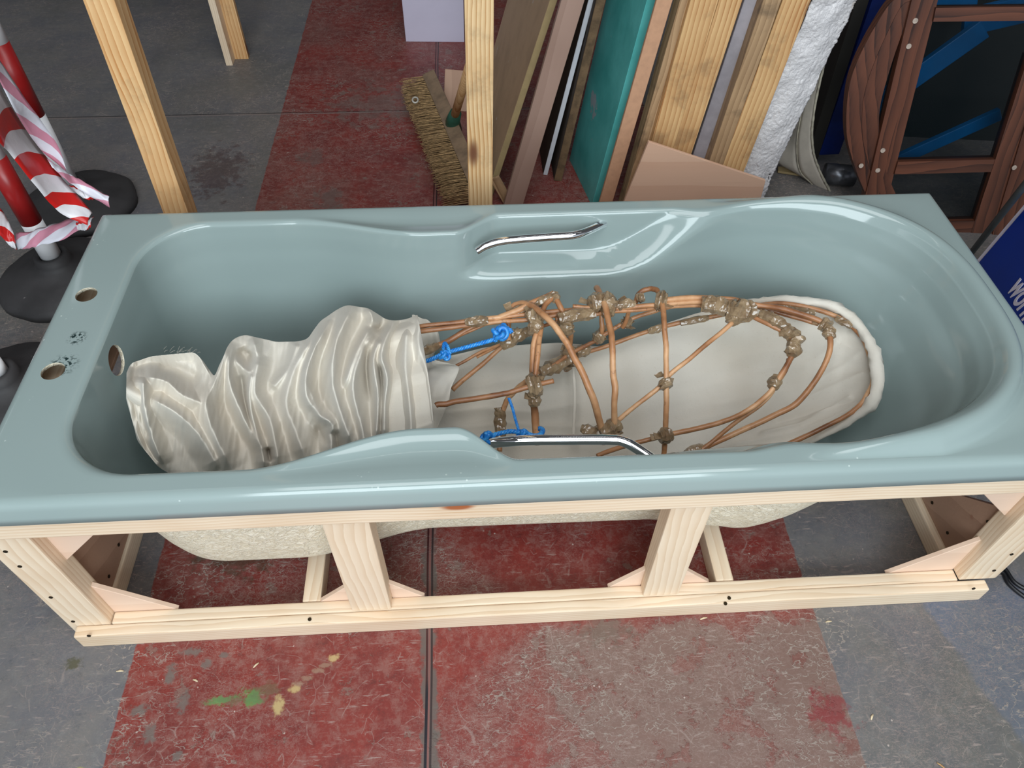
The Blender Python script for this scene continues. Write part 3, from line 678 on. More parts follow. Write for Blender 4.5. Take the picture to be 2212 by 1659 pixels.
TAPES = [
 ([(1005, 697, .385), (1055, 692, .39)], .0095, 0), ([(1140, 690, .405), (1170, 676, .41)], .016, 1), ([(1160, 692, .405), (1152, 722, .395)], .012, 1),
 ([(1105, 678, .395), (1150, 658, .41), (1196, 640, .42)], .009, 1), ([(1190, 634, .42), (1205, 650, .415)], .009, 0),
 ([(1205, 689, .405), (1240, 682, .405), (1285, 676, .405)], .012, 1), ([(1275, 658, .42), (1300, 652, .42), (1330, 664, .42)], .017, 1), ([(1300, 676, .41), (1325, 672, .41)], .012, 0),
 ([(1330, 660, .415), (1372, 656, .415)], .0095, 1), ([(1375, 645, .41), (1392, 640, .415)], .009, 0), ([(1415, 648, .42), (1440, 652, .42)], .018, 1),
 ([(1218, 690, .40), (1226, 720, .37)], .014, 1), ([(1232, 750, .31), (1226, 776, .30)], .014, 3), ([(1165, 806, .30), (1200, 790, .295), (1240, 770, .30)], .012, 2), ([(1245, 765, .30), (1272, 752, .30)], .011, 1), ([(1218, 780, .29), (1228, 796, .27)], .010, 2),
 ([(1083, 748, .33), (1115, 730, .345), (1150, 712, .37)], .0095, 1), ([(1105, 722, .35), (1125, 716, .36)], .009, 1),
 ([(1288, 738, .32), (1300, 718, .335)], .012, 2), ([(1345, 705, .35), (1362, 688, .36)], .010, 2), ([(1400, 716, .33), (1440, 704, .34)], .0075, 0), ([(1470, 698, .35), (1530, 686, .36)], .0065, 0),
 ([(1140, 838, .36), (1168, 828, .365)], .020, 1), ([(1152, 845, .35), (1156, 878, .33)], .011, 1), ([(1150, 812, .36), (1150, 828, .36)], .011, 0),
 ([(1078, 880, .27), (1082, 915, .25), (1079, 955, .23)], .010, 1), ([(905, 764, .335), (950, 746, .345)], .008, 0),
 ([(1300, 940, .285), (1340, 915, .295)], .014, 2), ([(1255, 925, .27), (1290, 935, .27)], .010, 2), ([(1322, 905, .30), (1326, 945, .275)], .012, 1),
 ([(1432, 820, .355), (1444, 838, .35)], .013, 2), ([(1425, 945, .28), (1450, 938, .28)], .014, 3),
 ([(1515, 656, .42), (1550, 660, .42), (1585, 668, .415)], .016, 1), ([(1570, 668, .42), (1600, 672, .42), (1620, 666, .415)], .020, 1), ([(1585, 680, .412), (1588, 698, .41)], .013, 0),
 ([(1640, 676, .42), (1670, 688, .42), (1698, 706, .415)], .010, 0), ([(1690, 708, .41), (1712, 722, .405), (1728, 742, .40)], .013, 1), ([(1718, 735, .40), (1710, 768, .39)], .013, 1),
 ([(1678, 815, .355), (1668, 838, .35)], .011, 0), ([(1772, 698, .40), (1796, 708, .40)], .013, 1), ([(1790, 708, .40), (1792, 730, .395)], .011, 0),
 ([(1480, 980, .25), (1520, 968, .25)], .010, 1), ([(1680, 664, .385), (1760, 676, .38)], .0065, 0), ([(1805, 686, .38), (1840, 706, .375)], .0065, 0),
]
for i, (pts, r, tb) in enumerate(TAPES): tapewrap(pts, r, i+40, tb)
# calico base
def interp_pl(pts, n):
    p = np.array(pts, float); d = np.r_[0, np.cumsum(np.hypot(*np.diff(p[:, :2], axis=0).T))]; s = np.linspace(0, d[-1], n)
    return np.c_[tuple(np.interp(s, d, p[:, k]) for k in range(p.shape[1]))]
def cal_z(u): return 0
back = [(860, 815, .24), (903, 795, .25), (968, 771, .26), (1050, 748, .27), (1202, 739, .275), (1294, 747, .27), (1335, 733, .28), (1460, 690, .315), (1554, 664, .34), (1650, 648, .365), (1712, 646, .375), (1804, 657, .385), (1840, 685, .38), (1877, 725, .375), (1900, 780, .365), (1903, 810, .36)]
front = [(860, 1090, .12), (1000, 1095, .12), (1200, 1100, .125), (1400, 1075, .135), (1550, 1040, .15), (1650, 1000, .18), (1730, 967, .21), (1822, 920, .27), (1877, 883, .315), (1900, 846, .345), (1903, 812, .36)]
bk = catmull(interp_pl(back, 56), 4); ft = catmull(interp_pl(front, 56), 4)
nu, nv = len(bk), 110
vs = []; fs = []
CR = [([(950, 872), (1050, 860), (1150, 868), (1250, 852)], 6, .007), ([(985, 902), (1090, 886), (1240, 898), (1300, 890)], 7, .007), ([(1000, 945), (1120, 920), (1250, 925)], 8, .008),
 ([(960, 800), (1060, 768), (1180, 776), (1240, 765)], 6, .006), ([(1660, 915), (1735, 900), (1800, 862), (1840, 846)], 10, .014), ([(1600, 940), (1700, 925), (1800, 895), (1850, 872)], 9, .010),
 ([(1700, 880), (1780, 858), (1850, 856)], 7, -.008), ([(1720, 840), (1800, 815), (1868, 795)], 8, .007), ([(1780, 790), (1830, 770), (1862, 752)], 7, .006), ([(1750, 760), (1800, 735), (1830, 712)], 7, .005), ([(1650, 700), (1700, 680), (1760, 676)], 7, .005),
 ([(1840, 700), (1790, 760)], 5, -.004), ([(1300, 800), (1400, 760), (1500, 720)], 26, .004), ([(1020, 820), (1130, 800), (1230, 802)], 8, .004), ([(1350, 960), (1450, 900), (1600, 860)], 30, .005)]
def cz(u, v_):
    h = 0
    for pts, w_, a in CR:
        d = 1e9
        for (x0_, y0_), (x1_, y1_) in zip(pts, pts[1:]):
            dx, dy = x1_-x0_, y1_-y0_; t = min(1, max(0, ((u-x0_)*dx+(v_-y0_)*dy)/(dx*dx+dy*dy))); d = min(d, math.hypot(u-x0_-t*dx, v_-y0_-t*dy))
        h += a*math.exp(-(math.sqrt(d*d+4)-2)/w_)
    return h
bkw = [P(a[0], a[1], z=a[2]) for a in bk]; ftw = [P(a[0], a[1], z=a[2]) for a in ft]
for i in range(nu):
    a, c_ = bkw[i], ftw[i]
    for j in range(nv+1):
        t = j/nv; p = a.lerp(c_, t)
        sag = math.sin(math.pi*t)**.8*.050*min(1, (nu-1-i)/42)
        # soft creases
        s = i/nu
        wv = .0035*math.sin(18*t+9*s+3*mn.noise(Vector((s*3, t*2, 0))))*max(0, 1-s*1.3)
        fan = .004*math.sin(26*s+20*t)*max(0, s-.75)*4*(math.sin(math.pi*t))
        nn = .006*mn.noise(Vector((s*6, t*5, 3.3)))+.002*mn.noise(Vector((s*22, t*12, 8)))
        rg = abs(mn.noise(Vector((s*5+2, t*11, 1.1))))*.004-cz(bk[i][0]*(1-t)+ft[i][0]*t, bk[i][1]*(1-t)+ft[i][1]*t)
        p = p+Vector((0, 0, -sag+wv+fan+nn-rg)); vs.append(p)
for i in range(nu-1):
    for j in range(nv):
        q = i*(nv+1)+j; fs.append((q, q+1, q+nv+2, q+nv+1))
me = mesh(vs, fs); o = link('calico_base', me, M['calico'], wf, smooth=True); o['label'] = 'cream calico stretched over the oval base'
sm = o.modifiers.new('s', 'SOLIDIFY'); sm.thickness = .0012
# rolled hem round the right-hand end
hem = [(1560, 664, .345), (1600, 655, .355), (1650, 650, .365), (1712, 649, .375), (1790, 658, .385), (1835, 684, .382), (1872, 728, .376), (1893, 780, .368), (1893, 845, .35), (1868, 885, .32), (1818, 918, .278), (1725, 963, .22), (1640, 1000, .19)]
hq = catmull([P(a, c_, z=d) for a, c_, d in hem], 5)
hm = sweep(hq, lambda t: .003+.0085*min(1, math.sin(math.pi*t)*1.6)*(1+.3*mn.noise(Vector((t*14, 0, 2)))), 8, jitter=.30, flat=.75, seed=3)
for p in hm.polygons: p.use_smooth = True
o = link('rolled_hem', hm, M['calico'], wf)
# seam tape down the middle of the calico
q = [P(u, v_, z=z) for u, v_, z in ((1238, 790, .262), (1242, 850, .235), (1240, 910, .205), (1238, 960, .185))]
link('seam_tape', sweep(catmull(q, 8), .0035, 8, flat=.5, jitter=.15), M['calico'], wf)

# ------------------------------------------------------------------ blue rope pieces
def rope(path_px, r, name_parent):
    w = catmull([P(u, v_, z=z) for u, v_, z in path_px], 14)
    w = [Vector(tuple(p)) for p in w]; bm = bmesh.new()
    L = [0]
    for a, c_ in zip(w, w[1:]): L.append(L[-1]+(c_-a).length)
    for s in range(3):
        pts = []
        for i, p in enumerate(w):
            t = (w[min(i+1, len(w)-1)]-w[max(i-1, 0)]).normalized(); sd = t.cross(Vector((.1, .2, 1))).normalized(); u2 = sd.cross(t)
            a = L[i]/.017*2*math.pi/1.0+s*2.094
            pts.append(p+(sd*math.cos(a)+u2*math.sin(a))*r*.52)
        sweep(pts, r*.58, 7, bm=bm)
    return link('rope_strand', bmfin(bm, True), M['rope'], name_parent)
def knot(u, v_, z, R, parent, seed=0):
    c = P(u, v_, z=z); pts = []
    rs = random.Random(seed); ph = rs.uniform(0, 6)
    for k in range(90):
        t = k/90*2*math.pi
        r_k = R*(.62+.38*math.cos(3*t+ph))
        pts.append(c+Vector((r_k*math.cos(2*t), r_k*math.sin(2*t)*.9, R*.6*math.sin(3*t))))
    return link('knot', sweep(pts, R*.33, 8, closed=True, jitter=.1), M['rope'], parent)
rp = thing('blue_rope', 'knotted bright blue rope tied along the back of the willow rods', 'rope', tuple(P(960, 760, z=.35)))
rope([(880, 800, .345), (908, 785, .35), (935, 775, .36), (955, 765, .37), (962, 762, .372)], .0042, rp)
rope([(960, 762, .372), (1000, 752, .372), (1040, 741, .378), (1072, 732, .382)], .0042, rp)
rope([(962, 775, .37), (958, 755, .372), (960, 742, .372), (966, 748, .376), (972, 765, .374)], .0035, rp)
rope([(1070, 738, .38), (1070, 715, .388), (1085, 705, .39), (1100, 712, .39), (1106, 718, .388)], .0040, rp)
knot(960, 766, .372, .010, rp, 1); knot(1080, 722, .386, .014, rp, 2); knot(1086, 712, .386, .010, rp, 5)
rp2 = thing('blue_rope', 'blue rope with a fist knot behind the front chrome handle', 'rope', tuple(P(1060, 940, z=.33)))
rope([(1050, 945, .345), (1072, 938, .345), (1100, 932, .345), (1122, 934, .345), (1140, 938, .345)], .0040, rp2)
rope([(1099, 860, .36), (1107, 882, .355), (1113, 905, .35), (1122, 935, .345)], .0026, rp2)
rope([(1140, 938, .34), (1152, 942, .345), (1166, 940, .345), (1172, 930, .335), (1166, 926, .325)], .0046, rp2)
knot(1054, 942, .345, .0115, rp2, 3); knot(1131, 936, .345, .010, rp2, 4)

# ------------------------------------------------------------------ crumpled calico sleeve
top = [(273, 806, .405), (282, 786, .40), (320, 770, .395), (360, 765, .39), (418, 760, .38), (438, 778, .37), (462, 812, .345), (480, 775, .35), (498, 733, .36), (530, 722, .36), (600, 737, .355), (660, 735, .355), (695, 690, .36), (745, 657, .36), (795, 663, .36), (845, 692, .36), (880, 688, .37), (905, 678, .38)]
bot = [(272, 860, .385), (298, 955, .32), (345, 1012, .28), (420, 1050, .26), (500, 1060, .25), (570, 1060, .25), (650, 1058, .25), (720, 1060, .25), (800, 1058, .25), (870, 1050, .25), (945, 1045, .26)]
NU, NV = 300, 170
tp = np.array(catmull(interp_pl(top, 34), 10)); bt = np.array(catmull(interp_pl(bot, 34), 10))
def resamp(p, n):
    d = np.linspace(0, 1, len(p)); s = np.linspace(0, 1, n); return np.c_[tuple(np.interp(s, d, p[:, k]) for k in range(3))]
tp = resamp(tp, NU); bt = resamp(bt, NU)
U = np.zeros((NU, NV)); Vv = np.zeros((NU, NV)); Z = np.zeros((NU, NV))
tt = np.linspace(0, 1, NV)
for i in range(NU):
    s = i/(NU-1)
    du = 0
    # bow of the right-hand cut edge
    U[i] = tp[i, 0]*(1-tt)+bt[i, 0]*tt+(s**3)*(-4+10*np.sin(math.pi*tt))
    Vv[i] = tp[i, 1]*(1-tt)+bt[i, 1]*tt
    base = tp[i, 2]*(1-tt)+bt[i, 2]*tt
    hump = .045*np.sin(math.pi*np.clip(tt*.95+.02, 0, 1))**.75
    Z[i] = base+hump*(.75+.25*math.sin(s*9))
def seg_d(px, py, a, c_):
    ax, ay = a; bx_, by_ = c_; dx, dy = bx_-ax, by_-ay
    t = np.clip(((px-ax)*dx+(py-ay)*dy)/(dx*dx+dy*dy), 0, 1)
    return np.hypot(px-ax-t*dx, py-ay-t*dy), t
def ridge(pts, w, h, wr=None, taper=True):
    """adds a crease line through crop-space points; w left/right falloff in px"""
    global Z
    pts = [(240+a*.3436, 620+b_*.3436) for a, b_ in pts]
    best = np.full(U.shape, 1e9); par = np.zeros(U.shape); sd = np.zeros(U.shape); n = len(pts)-1
    for k in range(n):
        d, t = seg_d(U, Vv, pts[k], pts[k+1])
        m = d < best; best = np.where(m, d, best); par = np.where(m, (k+t)/n, par)
        cr_ = (pts[k+1][0]-pts[k][0])*(Vv-pts[k][1])-(pts[k+1][1]-pts[k][1])*(U-pts[k][0])
        sd = np.where(m, np.sign(cr_), sd)
    ww = max(w, wr or w)*(1.15 if h < 0 else 1.25)
    e = np.exp(-(np.sqrt(best**2+9)-3)/ww) if h > 0 else np.exp(-.5*(best/ww)**2)
    tp_ = np.clip(np.minimum(par, 1-par)*5+.15, 0, 1) if taper else 1
    Z = Z+1.25*h*e*tp_
FOLDS = [
 ([(95, 490), (92, 700), (190, 990), (320, 1150)], 62, .030), ([(205, 565), (200, 720), (240, 900), (330, 1120)], 85, .040),
 ([(95, 485), (220, 428), (500, 402), (590, 500), (640, 600)], 50, .026), ([(210, 565), (340, 590), (450, 680), (600, 740)], 100, .032),
 ([(740, 335), (665, 560), (600, 735), (640, 900), (760, 1150)], 125, .046), ([(250, 700), (420, 800), (560, 940), (680, 1150)], 115, .036),
 ([(740, 380), (745, 600), (840, 830), (940, 1000), (965, 1150)], 72, .042), ([(890, 515), (868, 700), (900, 880), (945, 1000)], 46, .040),
 ([(760, 430), (850, 528), (892, 512), (915, 430), (890, 320)], 60, .030), ([(935, 425), (905, 660), (1000, 840), (1060, 1150)], 95, .040),
 ([(1180, 345), (1110, 520), (1010, 640)], 60, .026), ([(1280, 305), (1160, 500), (1100, 720), (1150, 880), (1230, 1100)], 105, .036),
 ([(1385, 200), (1260, 430), (1220, 650), (1300, 800), (1390, 870), (1385, 1080)], 85, .052), ([(1225, 590), (1310, 780), (1390, 865)], 30, .036),
 ([(1530, 105), (1420, 330), (1390, 570), (1440, 780), (1530, 1020)], 95, .050), ([(1610, 130), (1640, 220), (1540, 420), (1465, 640)], 62, .040),
 ([(1645, 290), (1560, 450), (1520, 640), (1580, 900), (1600, 1020)], 72, .044), ([(1700, 320), (1650, 460), (1680, 700), (1665, 980)], 44, .044),
 ([(1780, 200), (1700, 420), (1735, 580), (1710, 760), (1720, 980)], 62, .050), ([(1860, 235), (1850, 500), (1880, 760), (1890, 980)], 100, .040),
 ([(1945, 165), (1930, 340), (1990, 560), (2040, 940)], 100, .036)]
DENT = [([(175, 620), (190, 780), (240, 960)], 8, .020), ([(300, 500), (430, 520), (560, 590)], 16, .020), ([(820, 550), (850, 760), (905, 960)], 8, .022), ([(810, 380), (850, 450), (880, 400)], 16, .022),
 ([(1250, 740), (1300, 880), (1370, 1000)], 10, .016), ([(1610, 330), (1600, 500), (1630, 720)], 7, .020), ([(1690, 470), (1705, 650), (1690, 960)], 6, .030), ([(1600, 235), (1690, 265), (1750, 210)], 10, .018), ([(980, 1010), (1000, 1100)], 9, .03), ([(1400, 900), (1430, 1050)], 10, .035)]
def pline(pts):
    q = np.array(catmull([(240+a*.3436, 620+b_*.3436, 0) for a, b_ in pts], 5))[:, :2]; best = np.full(U.shape, 1e9); par = np.zeros(U.shape); n = len(q)-1
    for k in range(n):
        d, t = seg_d(U, Vv, q[k], q[k+1]); m = d < best; best = np.where(m, d, best); par = np.where(m, (k+t)/n, par)
    return best, par
Rg = np.zeros(U.shape)
for fi, (pts, w_, h_) in enumerate(FOLDS):
    d, par = pline(pts); w_ = w_*.3436*1.05
    tpr = np.clip(np.minimum(par, 1-par)*6+.35, 0, 1)
    # slightly asymmetric folds: sharp crest, hollow flanks
    f = h_*tpr*np.clip(1-(np.sqrt(d*d+2.2)-1.5)/w_, 0, 1)**1.45
    Rg = np.maximum(Rg, f)+.18*np.minimum(Rg, f)
Z = Z+Rg*1.15
for pts, w_, h_ in DENT:
    d, par = pline(pts); Z = Z-h_*np.exp(-.5*(d/(w_*.6))**2)*np.clip(np.minimum(par, 1-par)*5+.1, 0, 1)
for i in range(NU):
    for j in range(NV):
        u_, v__ = U[i, j], Vv[i, j]
        Z[i, j] += .0022*(1-abs(mn.noise(Vector((u_/13+v__/70, v__/75, 7.7))))*3)+.0012*mn.noise(Vector((u_/6, v__/22, 2.2)))
for _ in range(1):
    Zp = np.pad(Z, 1, mode='edge'); Z = (Zp[:-2, 1:-1]+Zp[2:, 1:-1]+Zp[1:-1, :-2]+Zp[1:-1, 2:]+4*Z)/8
vs = []
for i in range(NU):
    for j in range(NV):
        z = Z[i, j]+.0030*mn.noise(Vector((U[i, j]/34, Vv[i, j]/50, 4)))
        vs.append((float(U[i, j]), float(Vv[i, j]), z))
def cl(p):
    x, y, z = p
    xw = -.730+.08*max(0, .46-z)
    if x < xw:
        k = (xw-x)/(CAM[0]-x); p = p.lerp(Vector(CAM.tolist()), k)
    # keep the cloth inside the bath walls
    ymax = .618-.08*max(0, (.45-p.z))-.058*float(sst(-.46, -.2, p.x))
    if p.y > ymax:
        k = (p.y-ymax)/(p.y-CAM[1]); c = Vector(CAM.tolist()); p = p.lerp(c, k)
    ymin = .070+.12*max(0, (.43-p.z))+.058*float(sst(-.46, -.2, p.x))
    if p.y < ymin: p.y = ymin
    if p.z < .105: p.z = .112
    return p
wv_ = [cl(P(a, b_, z=z)) for a, b_, z in vs]
fs = []
for i in range(NU-1):
    for j in range(NV-1): q = i*NV+j; fs.append((q, q+1, q+NV+1, q+NV))
# tucked-under back and right edges
extra = []
def strip(idx, offs):
    prev = idx
    for o_ in offs:
        cur = []
        for k in prev: wv_.append(wv_[k]+Vector(o_)); cur.append(len(wv_)-1)
        for a in range(len(prev)-1): fs.append((prev[a], prev[a+1], cur[a+1], cur[a]))
        prev = cur
strip([i*NV for i in range(NU)], [(0, .004, -.014), (0, -.006, -.03), (0, -.02, -.04)])
strip([(NU-1)*NV+j for j in range(NV)], [(.002, 0, -.004), (-.006, 0, -.006), (-.03, 0, -.012), (-.05, 0, -.02)])
strip([j for j in range(NV)], [(-.001, 0, -.006), (.012, 0, -.02), (.03, 0, -.03)])
me = mesh(wv_, fs)
o = link('crumpled_cloth', me, M['calico'], smooth=True)
tag(o, 'heap of crumpled cream calico at the tap end of the bathtub', 'cloth')
bm = bmesh.new(); bm.from_mesh(me); bmesh.ops.recalc_face_normals(bm, faces=bm.faces); bm.to_mesh(me); bm.free()
sb = o.modifiers.new('sm', 'SMOOTH'); sb.iterations = 1; sb.factor = .5
ss = o.modifiers.new('sub', 'SUBSURF'); ss.levels = 1; ss.render_levels = 1
# frayed threads on the raw edge
bm = bmesh.new()
for k in range(34):
    t = random.random(); u = 285+t*150; v_ = 778-18*min(1, t*3)+random.uniform(-1, 3)
    a = P(u, v_, z=.30); d = Vector((random.uniform(.2, 1), random.uniform(.2, .6), random.uniform(-.2, .5))).normalized()*random.uniform(.004, .017)
    sweep([a, a+d*.5+Vector((0, .001, .001)), a+d], .0003, 4, bm=bm)
fo = link('frayed_thread', bmfin(bm), M['calico'], o); fo['kind'] = 'stuff'
# inner loose flap to the right of the heap
fl_b = [(890, 722, .34), (935, 690, .345), (925, 700, .34), (945, 740, .335)]
fv = []; ff = []
ga = [(905, 680), (928, 700), (950, 740), (940, 780), (990, 792), (968, 850), (955, 900), (905, 960), (880, 960)]
cols = [[(890, 680, .34), (925, 692, .34), (946, 715, .335)], [(890, 730, .31), (925, 735, .315), (950, 742, .325)], [(890, 790, .29), (925, 790, .30), (938, 776, .31)],
        [(890, 810, .31), (940, 800, .32), (990, 792, .31)], [(890, 850, .31), (935, 850, .325), (975, 835, .31)], [(890, 900, .29), (935, 905, .30), (968, 872, .30)], [(890, 960, .26), (925, 960, .27), (942, 930, .28)]]
A = [[P(*q[:2], z=q[2]) for q in r] for r in cols]
rows = [catmull(r, 12) for r in A]; cols2 = [catmull([rows[i][j] for i in range(len(rows))], 10) for j in range(len(rows[0]))]
n1, n2 = len(cols2), len(cols2[0])
fv = [Vector(tuple(cols2[a][b_]))+Vector((0, 0, .004*mn.noise(Vector((a*.2, b_*.15, 0))))) for a in range(n1) for b_ in range(n2)]
ff = [(a*n2+b_, a*n2+b_+1, (a+1)*n2+b_+1, (a+1)*n2+b_) for a in range(n1-1) for b_ in range(n2-1)]
link('loose_flap', mesh(fv, ff), M['calico'], o, smooth=True)
# ------------------------------------------------------------------ uprights behind the bath
def upright(label, u0a, u1a, ua, ub, Y0, depth, mat, vb=440, ztop=1.6, name='timber_post'):
    """near face on plane y=Y0 measured at the top of the photo (u0a,u1a) and at row vb (ua,ub), standing on the floor"""
    a0, a1 = P(u0a, 0, y=Y0), P(u1a, 0, y=Y0); b0, b1 = P(ua, vb, y=Y0), P(ub, vb, y=Y0)
    def at(p, q, z): t = (z-p.z)/(q.z-p.z); r = p.lerp(q, t); return r
    l0, l1 = at(b0, a0, 0), at(b0, a0, ztop); r0, r1 = at(b1, a1, 0), at(b1, a1, ztop)
    w0, w1 = (r0-l0).length, (r1-l1).length; w_ = (abs((b1-b0).x)+abs((a1-a0).x))/2
    c0, c1 = (l0+r0)/2, (l1+r1)/2
    o = beam(name, c0, c1, depth, w_, mat, None, hint=(1, 0, 0), bev=.002, off=(0, 0))
    M_ = o.matrix_basis; yd = M_.to_3x3() @ Vector((0, 1, 0)); sgn_ = 1 if yd.y > 0 else -1
    o.matrix_basis = Matrix.Translation((0, depth/2, 0)) @ M_
    tag(o, label, 'timber'); return o
upright('square yellow pine post rising behind the left end of the bathtub', 173, 252, 350, 396, .86, .055, M['post'], 443)
upright('pale knotty pine post rising behind the middle of the bathtub', 1003, 1067, 1012, 1064, .86, .045, M['post2'], 430)
# L-shaped pine leg far back
lg = thing('pine_leg', 'L-shaped pine leg of two battens standing on the grey floor', 'table leg', (-1.0, 2.3, 0))
def legp(us, Y0, dep, ub, vb, nm, mat):
    a0, a1 = P(us[0], 0, y=Y0), P(us[1], 0, y=Y0); b0, b1 = P(ub[0], vb, z=0), P(ub[1], vb, z=0)
    Y = (b0.y+b1.y)/2; a0, a1 = P(us[0], 0, y=Y), P(us[1], 0, y=Y)
    w_ = (b1-b0).length; c0 = (b0+b1)/2; top_ = (a0+a1)/2; d = (top_-c0); c1 = c0+d*(1.0/d.z)
    beam(nm, c0+Vector((0, dep/2, 0)), c1+Vector((0, dep/2, 0)), dep, w_, mat, lg, hint=(1, 0, 0), bev=.0015)
legp((448, 464), 2.2, .07, (489, 503), 142, 'batten', M['pine']); legp((464, 506), 2.3, .022, (503, 537), 128, 'batten', M['post'])

def panel(name, label, cat, tl, tr, bl, br, vb, Y0, depth, mat, edge=None, ztop=.92, back=0.0, zb=0.0, group=None, par=None, dx=0.0):
    """sheet or board: near edge strip measured at image top (tl,tr) and at row vb (bl,br) on plane y=Y0, running back by depth"""
    a0, a1 = P(tl, 0, y=Y0), P(tr, 0, y=Y0); b0, b1 = P(bl, vb, y=Y0), P(br, vb, y=Y0)
    def at(p, q, z): t = (z-p.z)/(q.z-p.z); return p.lerp(q, t)
    l0, l1, r0, r1 = at(b0, a0, zb), at(b0, a0, ztop), at(b1, a1, zb), at(b1, a1, ztop)
    c = (l0+r0)/2; top_ = (l1+r1)/2; w_ = max(.004, (abs((a1-a0).x)+abs((b1-b0).x))/2)
    M_ = frame(c, top_, (1, 0, 0)); L = (top_-c).length
    x = M_.to_3x3() @ Vector((1, 0, 0)); z = M_.to_3x3() @ Vector((0, 0, 1))
    yv = Vector((dx, 1, 0)); yv.normalize()
    M_ = Matrix(((x.x, yv.x, z.x, c.x), (x.y, yv.y, z.y, c.y), (x.z, yv.z, z.z, c.z), (0, 0, 0, 1)))
    def box(y0_, y1_, nm, mt, parent=None):
        bm = bmesh.new(); bmesh.ops.create_cube(bm, size=1)
        for v_ in bm.verts: v_.co = Vector(((v_.co.x+.5)*L, y0_+(v_.co.y+.5)*(y1_-y0_), v_.co.z*w_))
        bmesh.ops.bevel(bm, geom=bm.edges[:], offset=min(.0012, w_*.2), segments=1, affect='EDGES')
        return link(nm, bmfin(bm), mt, parent, M_)
    if edge is None:
        o = box(0, depth, name, mat); return tag(o, label, cat, group)
    t = thing(name, label, cat, tuple(c), group)
    box(.0025, depth, 'face', mat, t); e = box(0, .0024, 'edge', edge, t); return t
panel('hardboard_sheet', 'dusty brown board with a pale olive edge, just right of the middle post', 'board', 1187, 1206, 1066, 1076, 383, 1.38, .62, M['hardboard'], M['hard_edge'])
panel('sapele_board', 'wide pinkish brown plank leaning right of the dusty brown board', 'plank', 1206, 1270, 1100, 1128, 427, 1.30, .018, M['pinkboard'])
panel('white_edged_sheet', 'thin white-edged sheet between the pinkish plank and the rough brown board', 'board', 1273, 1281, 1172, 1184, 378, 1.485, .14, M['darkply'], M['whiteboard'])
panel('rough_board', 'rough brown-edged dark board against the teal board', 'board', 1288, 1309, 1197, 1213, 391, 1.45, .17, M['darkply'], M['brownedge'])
tf = P(1230, 345, z=0); tn = P(1268, 424, z=0); tn = tn+(tn-tf)*.25
tu = P(1309, 0, y=tf.y)-tf; tu = tu*(.95/tu.z)
o = prism('teal_board', [tf, tn, tn+tu, tf+tu], (.028, .006, -.005), M['teal'], None, .001); tag(o, 'chipped teal painted board leaning in the row of timber', 'board')
panel('mdf_strip', 'orange-pink raw fibreboard strip in front of the teal board', 'board', 1420, 1452, 1298, 1328, 424, 1.26, .012, M['mdf'])
panel('thin_batten', 'grey-brown weathered batten left of the orange pine beams', 'timber', 1470, 1493, 1350, 1371, 420, 1.26, .05, M['timber_grey'])
panel('pine_beam', 'orange pine beam with a dark crack, left one of the touching pair', 'timber', 1493, 1552, 1375, 1425, 420, 1.24, .05, M['timber'])
panel('pine_beam', 'orange pine beam with knots, right one of the touching pair', 'timber', 1552, 1606, 1425, 1463, 420, 1.24, .05, M['timber'])
panel('metal_sheet', 'grey scratched metal sheet between the orange pine beams', 'sheet', 1607, 1652, 1470, 1502, 420, 1.29, .012, M['greymetal'])
panel('round_pole', 'pale dirty timber beside the grey metal sheet', 'timber', 1650, 1688, 1508, 1540, 420, 1.25, .045, M['timber_grey'])
panel('grooved_beam', 'deep grained orange pine beam beside the silver insulation', 'timber', 1688, 1756, 1541, 1585, 420, 1.25, .05, M['timber'])
# silver insulation strip with a ragged dark edge
INS = thing('insulation_strip', 'crinkled silver-white insulation strip with a ragged dark edge', 'insulation', (.9, 1.33, 0))
LE = [(1754, 0), (1700, 125), (1650, 245), (1611, 340), (1585, 420)]
RE = [(1848, 0), (1820, 60), (1790, 118), (1757, 190), (1720, 265), (1690, 330), (1668, 375), (1650, 425)]
lw = catmull([P(u, v_, y=1.30) for u, v_ in LE], 24); rw = catmull([P(u, v_, y=1.30+.03*(1-v_/430)) for u, v_ in RE], 14)
def rs_(p, n):
    p = np.array([tuple(q) for q in p]); d = np.linspace(0, 1, len(p)); s = np.linspace(0, 1, n); return np.c_[tuple(np.interp(s, d, p[:, k]) for k in range(3))]
lw, rw = rs_(lw, 140), rs_(rw, 140); fv = []; ff = []
lw = np.vstack([lw[:1]+(lw[:1]-lw[5:6])*4, lw, lw[-1:]+(lw[-1:]-lw[-6:-5])*3]); rw = np.vstack([rw[:1]+(rw[:1]-rw[5:6])*4, rw, rw[-1:]+(rw[-1:]-rw[-6:-5])*3])
nk = 36
for i in range(len(lw)):
    for j in range(nk+1):
        t = j/nk; p = lw[i]*(1-t)+rw[i]*t
        p = Vector(p.tolist()); p += Vector((.004*mn.noise(Vector((i*.6, 5, 0)))*(t > .97), .006*mn.noise(Vector((i*.09, t*3, 0)))+.003*mn.noise(Vector((i*.5, t*18, 2)))-.01*math.sin(math.pi*t), 0))
        fv.append(p)
for i in range(len(lw)-1):
    for j in range(nk): q = i*(nk+1)+j; ff.append((q, q+1, q+nk+2, q+nk+1))
fo = link('foil_face', mesh(fv, ff), M['foil'], INS, smooth=True); s_ = fo.modifiers.new('s', 'SOLIDIFY'); s_.thickness = .004
bm = bmesh.new(); prev = None; ept = [fv[i*(nk+1)+nk] for i in range(len(lw))]
sweep([p+Vector((-.010+.003*mn.noise(Vector((i*.8, 0, 0))), -.0015, 0)) for i, p in enumerate(ept)], lambda t: .0038*(1+.9*mn.noise(Vector((t*60, 2, 2)))), 5, jitter=.6, bm=bm)
o = link('ragged_edge', bmfin(bm), M['black'], INS); o['label'] = 'dark torn edge'
